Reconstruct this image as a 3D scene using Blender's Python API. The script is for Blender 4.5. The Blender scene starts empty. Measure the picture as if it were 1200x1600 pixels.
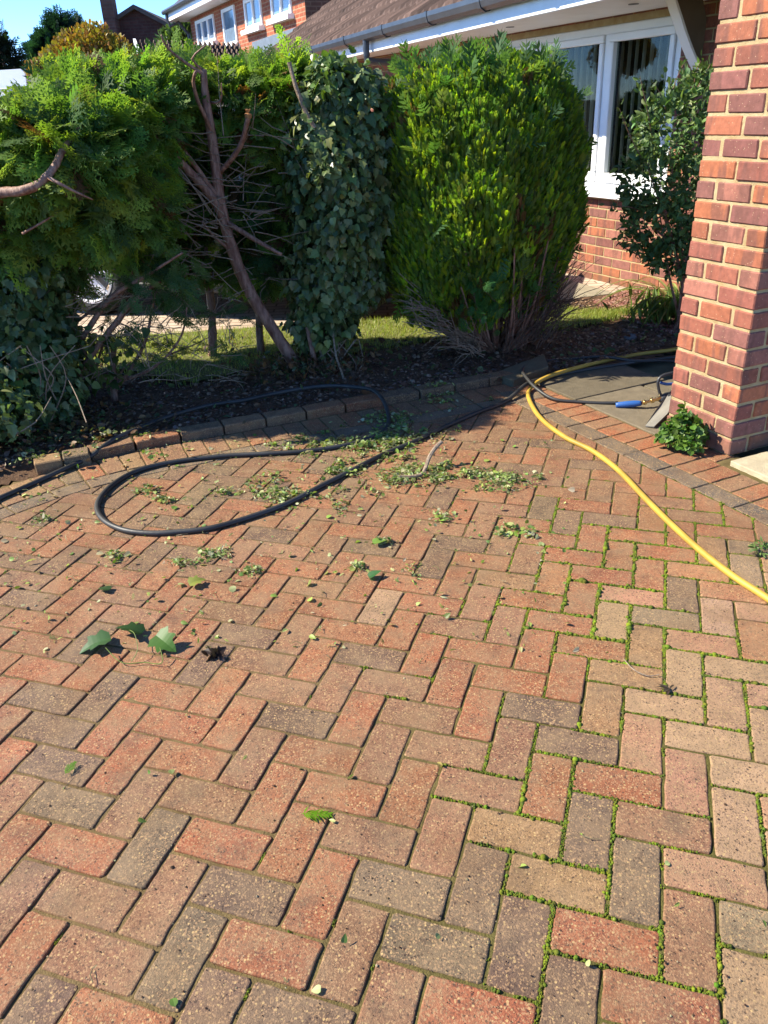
import bpy, math, random
import numpy as np
from mathutils import Matrix, Vector

# ---------------------------------------------------------------- camera, sky, sun, exposure
SC = bpy.context.scene
COL = SC.collection
CAM_F, CAM_P, CAM_R, CAM_H = 1232.0, 0.473403, -0.0473307, 1.398      # focal length (px of 1600), pitch down, roll, eye height
_f = np.array([0, math.cos(CAM_P), -math.sin(CAM_P)])
_r0 = np.array([1.0, 0, 0]); _u0 = np.cross(_r0, _f)
CR = math.cos(CAM_R) * _r0 + math.sin(CAM_R) * _u0
CU = -math.sin(CAM_R) * _r0 + math.cos(CAM_R) * _u0
CF = _f
CO = np.array([0, 0, CAM_H])
cam = bpy.data.cameras.new('camera')
cam.sensor_fit = 'VERTICAL'; cam.sensor_height = 32; cam.lens = CAM_F / 1600 * 32
cam.clip_start = 0.05; cam.clip_end = 3000
co = bpy.data.objects.new('camera', cam); COL.objects.link(co)
co.matrix_world = Matrix(((CR[0], CU[0], -CF[0], CO[0]), (CR[1], CU[1], -CF[1], CO[1]), (CR[2], CU[2], -CF[2], CO[2]), (0, 0, 0, 1)))
SC.camera = co

SUN_AZ, SUN_EL = math.radians(-85), math.radians(41)
W = bpy.data.worlds.new('World'); SC.world = W; W.use_nodes = True
nt = W.node_tree; nt.nodes.clear()
sky = nt.nodes.new('ShaderNodeTexSky'); sky.sky_type = 'NISHITA'; sky.sun_disc = False
sky.sun_elevation = SUN_EL; sky.sun_rotation = SUN_AZ; sky.air_density = 0.9; sky.dust_density = 0.0; sky.ozone_density = 5.5; sky.altitude = 3500
bg = nt.nodes.new('ShaderNodeBackground'); bg.inputs[1].default_value = 0.15
wo = nt.nodes.new('ShaderNodeOutputWorld')
hs = nt.nodes.new('ShaderNodeHueSaturation'); hs.inputs['Hue'].default_value = .503; hs.inputs['Saturation'].default_value = 1.12; hs.inputs['Value'].default_value = 1.0
nt.links.new(sky.outputs[0], hs.inputs['Color']); nt.links.new(hs.outputs[0], bg.inputs[0]); nt.links.new(bg.outputs[0], wo.inputs[0])
sl = bpy.data.lights.new('sun', 'SUN'); sl.energy = 4.8; sl.angle = math.radians(0.53); sl.color = (1.0, 0.92, 0.76)
so = bpy.data.objects.new('sun', sl); COL.objects.link(so)
SD = Vector((math.sin(SUN_AZ) * math.cos(SUN_EL), math.cos(SUN_AZ) * math.cos(SUN_EL), math.sin(SUN_EL)))
so.rotation_euler = SD.to_track_quat('Z', 'Y').to_euler(); so.location = (-8, 3, 8)
SC.view_settings.view_transform = 'Standard'; SC.view_settings.look = 'None'
SC.view_settings.exposure = 1.4; SC.view_settings.gamma = 1

# ---------------------------------------------------------------- helpers
RNG = np.random.default_rng(7); random.seed(7)
KEXP = 2.1
def A(r, g, b, k=1.0):
    """albedo of a surface that shows as this display colour in full sun"""
    f = lambda c: ((c / 255 + 0.055) / 1.055) ** 2.4 if c > 10 else c / 255 / 12.92
    return tuple(min(0.85, f(c) / KEXP * k) for c in (r, g, b))
def ray(x, y): return CR * (x - 600) / CAM_F - CU * (y - 800) / CAM_F + CF
def G(x, y, z=0.0):
    d = ray(x, y); return CO + d * ((z - CAM_H) / d[2])
def Y(x, y, dep):
    d = ray(x, y); return CO + d * (dep / d[1])
def onplane(x, y, p0, n):
    d = ray(x, y); return CO + d * (np.dot(np.asarray(p0) - CO, n) / np.dot(d, n))

class Buf:
    def __init__(s): s.V = []; s.F = []; s.C = []; s.n = 0
    def add(s, V, F, c=(1, 1, 1)):
        V = np.asarray(V, float).reshape(-1, 3); F = np.asarray(F, np.int64).reshape(-1, 3)
        c = np.asarray(c, float)
        if c.ndim == 1: c = np.tile(c, (len(V), 1))
        s.V.append(V); s.F.append(F + s.n); s.C.append(c); s.n += len(V)
    def build(s, name, m, parent=None, smooth=False):
        V = np.concatenate(s.V); F = np.concatenate(s.F); C = np.concatenate(s.C)
        if parent is not None:
            Mw = Matrix.Identity(4); q = parent
            while q is not None: Mw = q.matrix_basis @ Mw; q = q.parent
            Minv = np.array(Mw.inverted()); V = V @ Minv[:3, :3].T + Minv[:3, 3]
        me = bpy.data.meshes.new(name)
        me.vertices.add(len(V)); me.vertices.foreach_set('co', V.astype(np.float32).ravel())
        me.loops.add(F.size); me.loops.foreach_set('vertex_index', F.astype(np.int32).ravel())
        me.polygons.add(len(F)); me.polygons.foreach_set('loop_start', np.arange(0, F.size, 3, dtype=np.int32))
        me.polygons.foreach_set('loop_total', np.full(len(F), 3, np.int32))
        at = me.color_attributes.new('col', 'FLOAT_COLOR', 'POINT')
        at.data.foreach_set('color', np.concatenate([C, np.ones((len(C), 1))], 1).astype(np.float32).ravel())
        me.update(calc_edges=True); me.validate()
        me.polygons.foreach_set('use_smooth', np.full(len(me.polygons), bool(smooth)))
        me.materials.append(m)
        o = bpy.data.objects.new(name, me); COL.objects.link(o)
        if parent is not None: o.parent = parent
        return o
def thing(name, label, cat, loc, group=None, mat=None):
    o = bpy.data.objects.new(name, None); COL.objects.link(o); o.empty_display_size = 0.1
    if mat is not None: o.matrix_basis = mat
    else: o.location = tuple(float(v) for v in loc)
    bpy.context.view_layer.update()
    o['label'] = label; o['category'] = cat
    if group: o['group'] = group
    return o
def tag(o, label, cat, group=None, kind=None):
    o['label'] = label; o['category'] = cat
    if group: o['group'] = group
    if kind: o['kind'] = kind
    return o
def struct(o, kind='structure'): o['kind'] = kind; return o

def fan(n, off=0): return [(off, off + i, off + i + 1) for i in range(1, n - 1)]
def quadtri(q): return [(q[0], q[1], q[2]), (q[0], q[2], q[3])]
BOXQ = [(0, 3, 2, 1), (4, 5, 6, 7), (0, 1, 5, 4), (1, 2, 6, 5), (2, 3, 7, 6), (3, 0, 4, 7)]
BOXF = [t for q in BOXQ for t in quadtri(q)]
def box(b, x0, x1, y0, y1, z0, z1, c=(1, 1, 1), fr=None, bev=0.0):
    if bev > 0: return rbox(b, x0, x1, y0, y1, z0, z1, c, fr, bev)
    V = np.array([(x0, y0, z0), (x1, y0, z0), (x1, y1, z0), (x0, y1, z0), (x0, y0, z1), (x1, y0, z1), (x1, y1, z1), (x0, y1, z1)], float)
    if fr is not None: V = fr(V)
    b.add(V, BOXF, c)
def _rb():
    idx = {}; V = []
    for sx in (0, 1):
        for sy in (0, 1):
            for sz in (0, 1):
                for ax in range(3):
                    idx[(sx, sy, sz, ax)] = len(V); V.append((sx, sy, sz, ax))
    F = []
    for ax in range(3):                       # big faces
        o1, o2 = [a for a in range(3) if a != ax]
        for s in (0, 1):
            q = []
            for (p, r) in ((0, 0), (1, 0), (1, 1), (0, 1)):
                k = [0, 0, 0]; k[ax] = s; k[o1] = p; k[o2] = r
                q.append(idx[(*k, ax)])
            F += quadtri(q if (s == 1) != (ax == 1) else q[::-1])
    for ax in range(3):                       # edges running along ax
        o1, o2 = [a for a in range(3) if a != ax]
        for p in (0, 1):
            for r in (0, 1):
                k0 = [0, 0, 0]; k1 = [0, 0, 0]; k1[ax] = 1
                k0[o1] = k1[o1] = p; k0[o2] = k1[o2] = r
                q = [idx[(*k0, o1)], idx[(*k1, o1)], idx[(*k1, o2)], idx[(*k0, o2)]]
                F += quadtri(q)
    for sx in (0, 1):
        for sy in (0, 1):
            for sz in (0, 1): F.append(tuple(idx[(sx, sy, sz, a)] for a in range(3)))
    return V, F
RBV, RBF = _rb()
# orient the faces outward once
def _fix():
    V = []
    for (sx, sy, sz, ax) in RBV:
        p = [(-1, 1)[sx] * (1 if ax == 0 else .8), (-1, 1)[sy] * (1 if ax == 1 else .8), (-1, 1)[sz] * (1 if ax == 2 else .8)]
        V.append(p)
    V = np.array(V); out = []
    for t in RBF:
        a, b, c = V[list(t)]
        out.append(t if np.dot(np.cross(b - a, c - a), a + b + c) > 0 else t[::-1])
    return out
RBF = _fix()
def rbox(b, x0, x1, y0, y1, z0, z1, c=(1, 1, 1), fr=None, bev=0.004, jit=0.0):
    lo = (x0, y0, z0); hi = (x1, y1, z1); V = []
    for v in RBV:
        ax = v[3]; p = []
        for a in range(3):
            e = hi[a] if v[a] else lo[a]
            if a != ax: e += -bev if v[a] else bev
            p.append(e)
        V.append(p)
    V = np.array(V)
    if jit: V += np.repeat(RNG.normal(0, jit, (8, 3)), 3, 0)
    if fr is not None: V = fr(V)
    b.add(V, RBF, c)
def frame(o, ax, ay, az=(0, 0, 1)):
    o, ax, ay, az = (np.asarray(v, float) for v in (o, ax, ay, az))
    if o.size == 2: o = np.array([o[0], o[1], 0])
    if ax.size == 2: ax = np.array([ax[0], ax[1], 0])
    if ay.size == 2: ay = np.array([ay[0], ay[1], 0])
    M = np.array([ax, ay, az])
    return lambda V: o + np.asarray(V, float) @ M
def smooth_path(P, step=0.03):
    P = np.asarray(P, float); out = []
    n = len(P)
    for i in range(n - 1):
        p0 = P[max(i - 1, 0)]; p1 = P[i]; p2 = P[i + 1]; p3 = P[min(i + 2, n - 1)]
        m = max(2, int(np.linalg.norm((p2 - p1)[:3]) / step))
        for t in np.arange(m) / m:
            out.append(0.5 * ((2 * p1) + (-p0 + p2) * t + (2 * p0 - 5 * p1 + 4 * p2 - p3) * t * t + (-p0 + 3 * p1 - 3 * p2 + p3) * t ** 3))
    out.append(P[-1]); return np.array(out)
def tube(b, P, r, sides=8, c=(1, 1, 1), step=None, jit=0.0, cap=True):
    """P may have a 4th column: the radius"""
    P = np.asarray(P, float)
    if P.shape[1] == 3: P = np.concatenate([P, np.full((len(P), 1), r)], 1)
    if step: P = smooth_path(P, step)
    R = P[:, 3]; P = P[:, :3]; n = len(P)
    T = np.gradient(P, axis=0); T /= np.linalg.norm(T, axis=1)[:, None] + 1e-9
    up = np.array([0, 0, 1.0]) if abs(T[0][2]) < 0.9 else np.array([1.0, 0, 0])
    rings = []; a = np.arange(sides) * 2 * math.pi / sides
    u = np.cross(T[0], up); u /= np.linalg.norm(u)
    for i in range(n):
        u = u - T[i] * np.dot(u, T[i]); u /= np.linalg.norm(u) + 1e-9; v = np.cross(T[i], u)
        rr = R[i] * (1 + (RNG.normal(0, jit, sides) if jit else 0))
        rings.append(P[i] + (np.cos(a) * rr)[:, None] * u + (np.sin(a) * rr)[:, None] * v)
    V = np.concatenate(rings + [P[:1], P[-1:]]); F = []
    for i in range(n - 1):
        for k in range(sides):
            k2 = (k + 1) % sides
            F += quadtri((i * sides + k, i * sides + k2, (i + 1) * sides + k2, (i + 1) * sides + k))
    if cap:
        for k in range(sides):
            k2 = (k + 1) % sides
            F.append((n * sides, k2, k)); F.append((n * sides + 1, (n - 1) * sides + k, (n - 1) * sides + k2))
    b.add(V, F, c)
def lathe(b, o, ax, prof, sides=24, c=(1, 1, 1)):
    """prof: (distance along ax, radius)"""
    ax = np.asarray(ax, float); ax /= np.linalg.norm(ax); t = np.array([0, 0, 1.0]) if abs(ax[2]) < .9 else np.array([1.0, 0, 0])
    u = np.cross(ax, t); u /= np.linalg.norm(u); v = np.cross(ax, u); a = np.arange(sides) * 2 * math.pi / sides
    V = []; F = []
    for d, r in prof: V.append(np.asarray(o) + ax * d + r * (np.cos(a)[:, None] * u + np.sin(a)[:, None] * v))
    V = np.concatenate(V)
    for i in range(len(prof) - 1):
        for k in range(sides):
            k2 = (k + 1) % sides; F += quadtri((i * sides + k, (i + 1) * sides + k, (i + 1) * sides + k2, i * sides + k2))
    b.add(V, F, c)
def vnoise(x, y, seed=0, scale=1.0):
    """cheap smooth value noise in [0,1]"""
    r = np.random.default_rng(seed); T = r.random((64, 64)); x = np.asarray(x) * scale; y = np.asarray(y) * scale
    xi = np.floor(x).astype(int); yi = np.floor(y).astype(int); fx = x - xi; fy = y - yi
    fx = fx * fx * (3 - 2 * fx); fy = fy * fy * (3 - 2 * fy)
    g = lambda a, c: T[a % 64, c % 64]
    return (g(xi, yi) * (1 - fx) + g(xi + 1, yi) * fx) * (1 - fy) + (g(xi, yi + 1) * (1 - fx) + g(xi + 1, yi + 1) * fx) * fy

def unit(v): v = np.asarray(v, float); return v / (np.linalg.norm(v, axis=-1, keepdims=True) + 1e-9)
# ---------------------------------------------------------------- materials
class M:
    def __init__(s, name):
        s.m = bpy.data.materials.new(name); s.m.use_nodes = True; s.t = s.m.node_tree; s.t.nodes.clear()
        s.out = s.n('OutputMaterial')
    def n(s, typ, **kw):
        nd = s.t.nodes.new('ShaderNode' + typ)
        for k, v in kw.items(): setattr(nd, k, v)
        return nd
    def l(s, a, b): s.t.links.new(a, b)
    def attr(s, nm='col'): return s.n('Attribute', attribute_name=nm).outputs['Color']
    def coord(s, kind='Object'): return s.n('TexCoord').outputs[kind]
    def mapping(s, vec, sc=(1, 1, 1), rot=(0, 0, 0)):
        mp = s.n('Mapping'); s.l(vec, mp.inputs[0]); mp.inputs['Scale'].default_value = sc; mp.inputs['Rotation'].default_value = rot; return mp.outputs[0]
    def noise(s, vec, sc, det=3, rough=.55):
        nd = s.n('TexNoise'); s.l(vec, nd.inputs['Vector']); nd.inputs['Scale'].default_value = sc; nd.inputs['Detail'].default_value = det; nd.inputs['Roughness'].default_value = rough; return nd.outputs[0]
    def vor(s, vec, sc):
        nd = s.n('TexVoronoi'); s.l(vec, nd.inputs['Vector']); nd.inputs['Scale'].default_value = sc; return nd
    def ramp(s, fac, stops):
        nd = s.n('ValToRGB'); s.l(fac, nd.inputs[0]); e = nd.color_ramp.elements
        while len(e) < len(stops): e.new(0.5)
        for i, (p, c) in enumerate(stops):
            e[i].position = p; e[i].color = (c, c, c, 1) if np.isscalar(c) else (*c, 1)
        return nd.outputs[0]
    def mix(s, fac, a, b, mode='MIX'):
        nd = s.n('Mix', data_type='RGBA', blend_type=mode)
        for i, v in ((0, fac), (6, a), (7, b)):
            if hasattr(v, 'is_output'): s.l(v, nd.inputs[i])
            elif i == 0: nd.inputs[0].default_value = v
            else: nd.inputs[i].default_value = (*v[:3], 1)
        return nd.outputs[2]
    def math(s, op, a, b=0.0):
        nd = s.n('Math', operation=op)
        for i, v in ((0, a), (1, b)):
            if hasattr(v, 'is_output'): s.l(v, nd.inputs[i])
            else: nd.inputs[i].default_value = v
        return nd.outputs[0]
    def bump(s, h, st=.3, dist=.01, norm=None):
        nd = s.n('Bump'); s.l(h, nd.inputs['Height']); nd.inputs['Strength'].default_value = st; nd.inputs['Distance'].default_value = dist
        if norm is not None: s.l(norm, nd.inputs['Normal'])
        return nd.outputs[0]
    def bsdf(s, col, rough=.7, spec=.5, norm=None, metal=0, **kw):
        nd = s.n('BsdfPrincipled')
        for k, v in (('Base Color', col), ('Roughness', rough), ('Specular IOR Level', spec), ('Metallic', metal), *kw.items()):
            if hasattr(v, 'is_output'): s.l(v, nd.inputs[k])
            elif k == 'Base Color': nd.inputs[k].default_value = (*v[:3], 1)
            else: nd.inputs[k].default_value = v
        if norm is not None: s.l(norm, nd.inputs['Normal'])
        return nd.outputs[0]
    def end(s, sh): s.l(sh, s.out.inputs[0]); return s.m

def m_plain(name, col, rough=.6, spec=.5, metal=0, bump=0, bs=200, vary=.15):
    m = M(name); c = m.coord(); n = m.noise(c, 6, 5)
    colr = m.mix(m.ramp(n, [(.3, 0.0), (.7, 1.0)]), tuple(v * (1 - vary) for v in col), tuple(min(1, v * (1 + vary)) for v in col))
    nm = m.bump(m.noise(c, bs, 3), bump, .002) if bump else None
    return m.end(m.bsdf(colr, rough, spec, nm, metal))
def m_attr(name, rough=.75, spec=.3, bump=.3, bs=150, vary=.25, vs=30, dist=.003):
    m = M(name); c = m.coord(); n = m.noise(c, vs, 5)
    f = m.ramp(n, [(.25, 1 - vary), (.75, 1 + vary)])
    colr = m.mix(1.0, m.attr(), f, 'MULTIPLY')
    return m.end(m.bsdf(colr, rough, spec, m.bump(m.noise(c, bs, 4), bump, dist)))
def m_paver():
    m = M('paver_clay'); c = m.coord(); a = m.attr()
    big = m.ramp(m.noise(c, 2.2, 4, .6), [(.3, .86), (.7, 1.16)])
    col = m.mix(1.0, a, big, 'MULTIPLY')
    blot = m.ramp(m.noise(c, 26, 5, .65), [(.30, .78), (.55, 1.03), (.75, 1.22)])
    col = m.mix(1.0, col, blot, 'MULTIPLY')
    # mineral chippings showing in the face
    v = m.vor(c, 165); ch = m.n('SeparateColor'); m.l(v.outputs['Color'], ch.inputs[0])
    near = m.math('LESS_THAN', v.outputs['Distance'], .42)
    lf = m.math('MULTIPLY', m.math('GREATER_THAN', ch.outputs[0], .84), near)
    col = m.mix(m.math('MULTIPLY', lf, .85), col, A(246, 206, 140))
    df = m.math('MULTIPLY', m.math('LESS_THAN', ch.outputs[0], .13), near)
    col = m.mix(m.math('MULTIPLY', df, .8), col, A(66, 48, 38))
    v2 = m.vor(c, 340); ch2 = m.n('SeparateColor'); m.l(v2.outputs['Color'], ch2.inputs[0])
    col = m.mix(m.math('MULTIPLY', m.math('GREATER_THAN', ch2.outputs[1], .80), .6), col, A(226, 180, 130))
    col = m.mix(m.math('MULTIPLY', m.math('LESS_THAN', ch2.outputs[1], .17), .5), col, A(84, 60, 50))
    # brown silt washed over the middle
    stn = m.ramp(m.noise(c, 9, 5, .65), [(.40, 0.0), (.68, .6)])
    col = m.mix(stn, col, A(184, 152, 112))
    dk = m.ramp(m.noise(c, 7, 5, .7), [(.30, .5), (.46, 0.0)])
    col = m.mix(dk, col, A(112, 92, 72))
    mud = m.ramp(m.noise(c, 1.25, 6, .7), [(.53, 0.0), (.66, .5)])
    col = m.mix(mud, col, A(150, 110, 76))
    h = m.mix(.4, m.noise(c, 330, 3, .8), m.noise(c, 110, 4, .7))
    r = m.ramp(m.noise(c, 5, 4), [(.35, .62), (.6, .9)])
    return m.end(m.bsdf(col, r, .35, m.bump(h, .9, .005)))
def m_brick(scale=1.0):
    m = M('facing_brick'); c = m.coord(); a = m.attr()
    al = m.n('Attribute', attribute_name='col').outputs['Alpha']
    band = m.ramp(m.noise(m.mapping(c, (17, 17, 2.5)), 1.0, 2), [(.48, 0.0), (.57, .65)])
    col = m.mix(band, a, A(148, 100, 88))
    blot = m.ramp(m.noise(c, 40, 5, .65), [(.3, .75), (.55, 1.0), (.75, 1.25)])
    col = m.mix(1.0, col, blot, 'MULTIPLY')
    sp = m.n('SeparateXYZ'); m.l(c, sp.inputs[0]); dz = m.math('ADD', sp.outputs[2], m.math('MULTIPLY', m.noise(c, 9, 4), .16))
    col = m.mix(m.ramp(dz, [(.06, .55), (.22, 0.0)]), col, A(140, 114, 86))
    v = m.vor(c, 170); ch = m.n('SeparateColor'); m.l(v.outputs['Color'], ch.inputs[0])
    lf = m.math('MULTIPLY', m.math('GREATER_THAN', ch.outputs[0], .955), m.math('LESS_THAN', v.outputs['Distance'], .35))
    col = m.mix(m.math('MULTIPLY', lf, .7), col, A(240, 200, 160))
    h = m.mix(.5, m.noise(m.mapping(c, (1, 1, .3)), 120, 4, .7), m.noise(c, 260, 3, .6))
    return m.end(m.bsdf(col, .8, .3, m.bump(h, .8, .004)))
def m_leaf(name, trans=.35, rough=.45, spec=.5, tint=(1.25, 1.35, .55), vary=.25):
    m = M(name); c = m.coord(); a = m.attr()
    f = m.ramp(m.noise(c, 9, 3), [(.3, 1 - vary), (.7, 1 + vary)])
    col = m.mix(1.0, a, f, 'MULTIPLY')
    b = m.bsdf(col, rough, spec)
    t = m.n('BsdfTranslucent'); m.l(m.mix(1.0, col, tint, 'MULTIPLY'), t.inputs[0])
    mx = m.n('MixShader'); mx.inputs[0].default_value = trans; m.l(b, mx.inputs[1]); m.l(t.outputs[0], mx.inputs[2])
    return m.end(mx.outputs[0])
def m_bark(name, c0, c1, sc=(18, 18, 4)):
    m = M(name); c = m.coord(); n = m.noise(m.mapping(c, sc), 3, 6, .65)
    col = m.mix(m.ramp(n, [(.35, 0.0), (.65, 1.0)]), c0, c1)
    return m.end(m.bsdf(col, .6, .4, m.bump(n, .6, .01)))
def m_soil():
    m = M('bed_soil'); c = m.coord()
    col = m.mix(m.ramp(m.noise(c, 18, 6, .7), [(.3, 0.0), (.7, 1.0)]), A(122, 92, 70), A(172, 136, 106))
    v = m.vor(c, 90); col = m.mix(m.ramp(v.outputs['Distance'], [(.1, .5), (.5, 0.0)]), col, A(170, 140, 116))
    return m.end(m.bsdf(col, .95, .15, m.bump(m.noise(c, 60, 6, .75), 1.0, .03)))
def m_bricktex(name, plane, c1, c2, mort, scale=1.0, bw=.225, rh=.075, ms=.011):
    m = M(name); c = m.coord(); sp = m.n('SeparateXYZ'); m.l(c, sp.inputs[0]); cb = m.n('CombineXYZ')
    m.l(sp.outputs[0 if plane == 'x' else 1], cb.inputs[0]); m.l(sp.outputs[2 if plane != 'xy' else 1], cb.inputs[1])
    if plane == 'xy': m.l(sp.outputs[0], cb.inputs[0])
    t = m.n('TexBrick'); m.l(cb.outputs[0], t.inputs[0]); t.inputs['Scale'].default_value = scale
    t.inputs['Color1'].default_value = (*c1, 1); t.inputs['Color2'].default_value = (*c2, 1); t.inputs['Mortar'].default_value = (*mort, 1)
    t.inputs['Brick Width'].default_value = bw; t.inputs['Row Height'].default_value = rh; t.inputs['Mortar Size'].default_value = ms; t.inputs['Mortar Smooth'].default_value = .2
    col = m.mix(1.0, t.outputs[0], m.ramp(m.noise(c, 4, 5), [(.3, .75), (.7, 1.2)]), 'MULTIPLY')
    inv = m.math('SUBTRACT', 1.0, t.outputs[1])
    return m.end(m.bsdf(col, .85, .25, m.bump(inv, .5, .01)))
def m_glass():
    m = M('window_glass'); g = m.n('BsdfGlossy'); g.inputs[0].default_value = (.9, .95, 1, 1); g.inputs['Roughness'].default_value = .015
    t = m.n('BsdfTransparent'); t.inputs[0].default_value = (.72, .76, .74, 1); f = m.n('LayerWeight'); f.inputs[0].default_value = .5
    mx = m.n('MixShader'); m.l(m.math('ADD', m.math('MULTIPLY', m.math('POWER', f.outputs[1], 5.0), .9), .018), mx.inputs[0]); m.l(t.outputs[0], mx.inputs[1]); m.l(g.outputs[0], mx.inputs[2])
    return m.end(mx.outputs[0])
def m_mortar():
    m = M('mortar'); c = m.coord()
    col = m.mix(m.ramp(m.noise(c, 14, 5, .6), [(.3, 0.0), (.7, 1.0)]), A(222, 190, 136), A(250, 228, 178))
    return m.end(m.bsdf(col, .95, .1, m.bump(m.noise(c, 180, 5, .7), .9, .006)))

MT = dict(paver=m_paver(), brick=m_brick(), mortar=m_mortar(), soil=m_soil(),
    sand=m_attr('joint_sand', .95, .1, .8, 220, .35, 25, .006), stone=m_attr('stone', .85, .25, .7, 140, .2, 20, .005),
    moss=m_attr('moss', .9, .2, .6, 500, .3, 60, .002),
    conifer=m_leaf('conifer_foliage', .48, .6, .22, (1.7, 1.8, .6)), ivy=m_leaf('ivy_leaf', .26, .38, .36, (1.5, 1.6, .5)), leaf=m_leaf('green_leaf', .28, .5, .35),
    grass=m_leaf('grass_blade', .4, .5, .35), debris=m_leaf('cut_leaf', .3, .5, .4),
    bark=m_bark('conifer_bark', A(140, 90, 70), A(220, 172, 146)), twig=m_bark('dry_twig', A(150, 124, 98), A(214, 188, 158), (30, 30, 30)),
    wood=m_bark('cut_wood', A(190, 120, 60), A(220, 160, 95)),
    upvc=m_plain('white_upvc', (.80, .81, .82), .35, .5, vary=.03), fascia=m_plain('painted_fascia', (.76, .77, .78), .45, .5, vary=.05),
    gutter=m_plain('black_gutter', (.035, .04, .05), .4, .6, vary=.25), glass=m_glass(),
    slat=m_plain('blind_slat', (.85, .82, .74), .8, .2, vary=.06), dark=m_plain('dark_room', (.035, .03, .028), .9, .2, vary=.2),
    tile=m_attr('roof_tile', .9, .2, .6, 60, .3, 5, .006),
    rubber=m_plain('black_rubber', (.03, .029, .027), .5, .4, bump=.35, bs=90, vary=.45),
    yellow=m_plain('yellow_hose', A(226, 184, 74), .5, .4, bump=.3, bs=90, vary=.25),
    blue=m_plain('blue_plastic', A(60, 120, 205), .4, .5, vary=.12), brass=m_plain('brass', (.72, .55, .28), .3, .6, 1.0, vary=.1),
    plastic=m_plain('black_plastic', (.028, .03, .033), .42, .5, bump=.2, bs=300, vary=.2), steel=m_plain('grey_metal', (.30, .30, .29), .45, .5, .4, bump=.3, bs=60, vary=.25),
    carpaint=m_plain('dark_car_paint', (.018, .021, .026), .2, .6, vary=.1), alloy=m_plain('alloy_rim', (.82, .82, .84), .4, .5, .15, vary=.05),
    tyre=m_plain('tyre_rubber', (.025, .025, .026), .8, .3, bump=.4, bs=60, vary=.2), vanwhite=m_plain('white_van_paint', (.78, .79, .82), .3, .5, vary=.03),
    carglass=m_plain('car_glass', (.02, .025, .03), .05, .8, vary=.1), lamp=m_plain('red_lamp', (.35, .02, .015), .2, .6, vary=.1),
    black=m_plain('black_trim', (.012, .012, .013), .6, .4, vary=.2), concrete=m_plain('concrete', A(190, 176, 146), .95, .2, bump=.7, bs=120, vary=.22),
)

# ---------------------------------------------------------------- ground sheets
D2 = np.array([-.4202, .9074]); N2 = np.array([-.9074, -.4202])        # the bungalow's wall runs away along D2 and faces N2
WP = np.array([1.77, 7.27])                                             # a point at its foot
def sheet(name, pts, z, mat, col=(1, 1, 1), n=1):
    b = Buf(); pts = np.asarray(pts, float); V = np.c_[pts, np.full(len(pts), z)]
    b.add(V, fan(len(V)), col); return b.build(name, mat)
struct(sheet('ground', [(-600, -600), (600, -600), (600, 900), (-600, 900)], -.07, m_plain('verge', (.10, .11, .07), .95, .1, bump=.5, bs=3, vary=.35)))
neigh = m_bricktex('neighbour_paving', 'xy', A(250, 226, 200), A(236, 204, 176), A(170, 148, 124), 1.0, .2, .1, .008)
o = sheet('neighbour_driveway', [(-9, 5.3), (3.6, 5.3), (1.2, 8.8), (-2.5, 17), (-9, 17)], -.004, neigh); struct(o)
struct(sheet('road', [(-60, 20), (60, 20), (60, 27), (-60, 27)], -.055, m_plain('asphalt', (.05, .05, .052), .9, .2, bump=.5, bs=80, vary=.2)))

# ---------------------------------------------------------------- our driveway
EDGE = [(.80, 4.27), (-1.2, 3.47), (-1.5, 3.29), (-1.76, 3.03), (-2.1, 2.55), (-2.5, 1.75), (-2.9, .4), (-3.1, -1.2)]   # edge against the bed
RL0 = np.array([.66, 4.02]); RD = np.array([.4238, -.9058]); RN = np.array([.9058, .4238])     # inner side of the dark strip towards the house
def clip(poly, p, n):
    """keep the side where (x-p).n <= 0"""
    out = []; m = len(poly)
    for i in range(m):
        a, b = poly[i], poly[(i + 1) % m]; da = np.dot(a - p, n); db = np.dot(b - p, n)
        if da <= 0: out.append(a)
        if (da < 0 < db) or (db < 0 < da): out.append(a + (b - a) * (da / (da - db)))
    return out
def area(p):
    p = np.array(p); x, y = p[:, 0], p[:, 1]; return .5 * np.sum(x * np.roll(y, -1) - y * np.roll(x, -1))
def inset(p, d):
    p = np.array(p); n = len(p); out = []
    for i in range(n):
        a, b, c = p[i - 1], p[i], p[(i + 1) % n]
        e1 = (b - a) / (np.linalg.norm(b - a) + 1e-9); e2 = (c - b) / (np.linalg.norm(c - b) + 1e-9)
        n1 = np.array([-e1[1], e1[0]]); n2 = np.array([-e2[1], e2[0]]); k = 1 + np.dot(n1, n2)
        out.append(b + (n1 + n2) * d / max(k, .35))
    return np.array(out)
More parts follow.
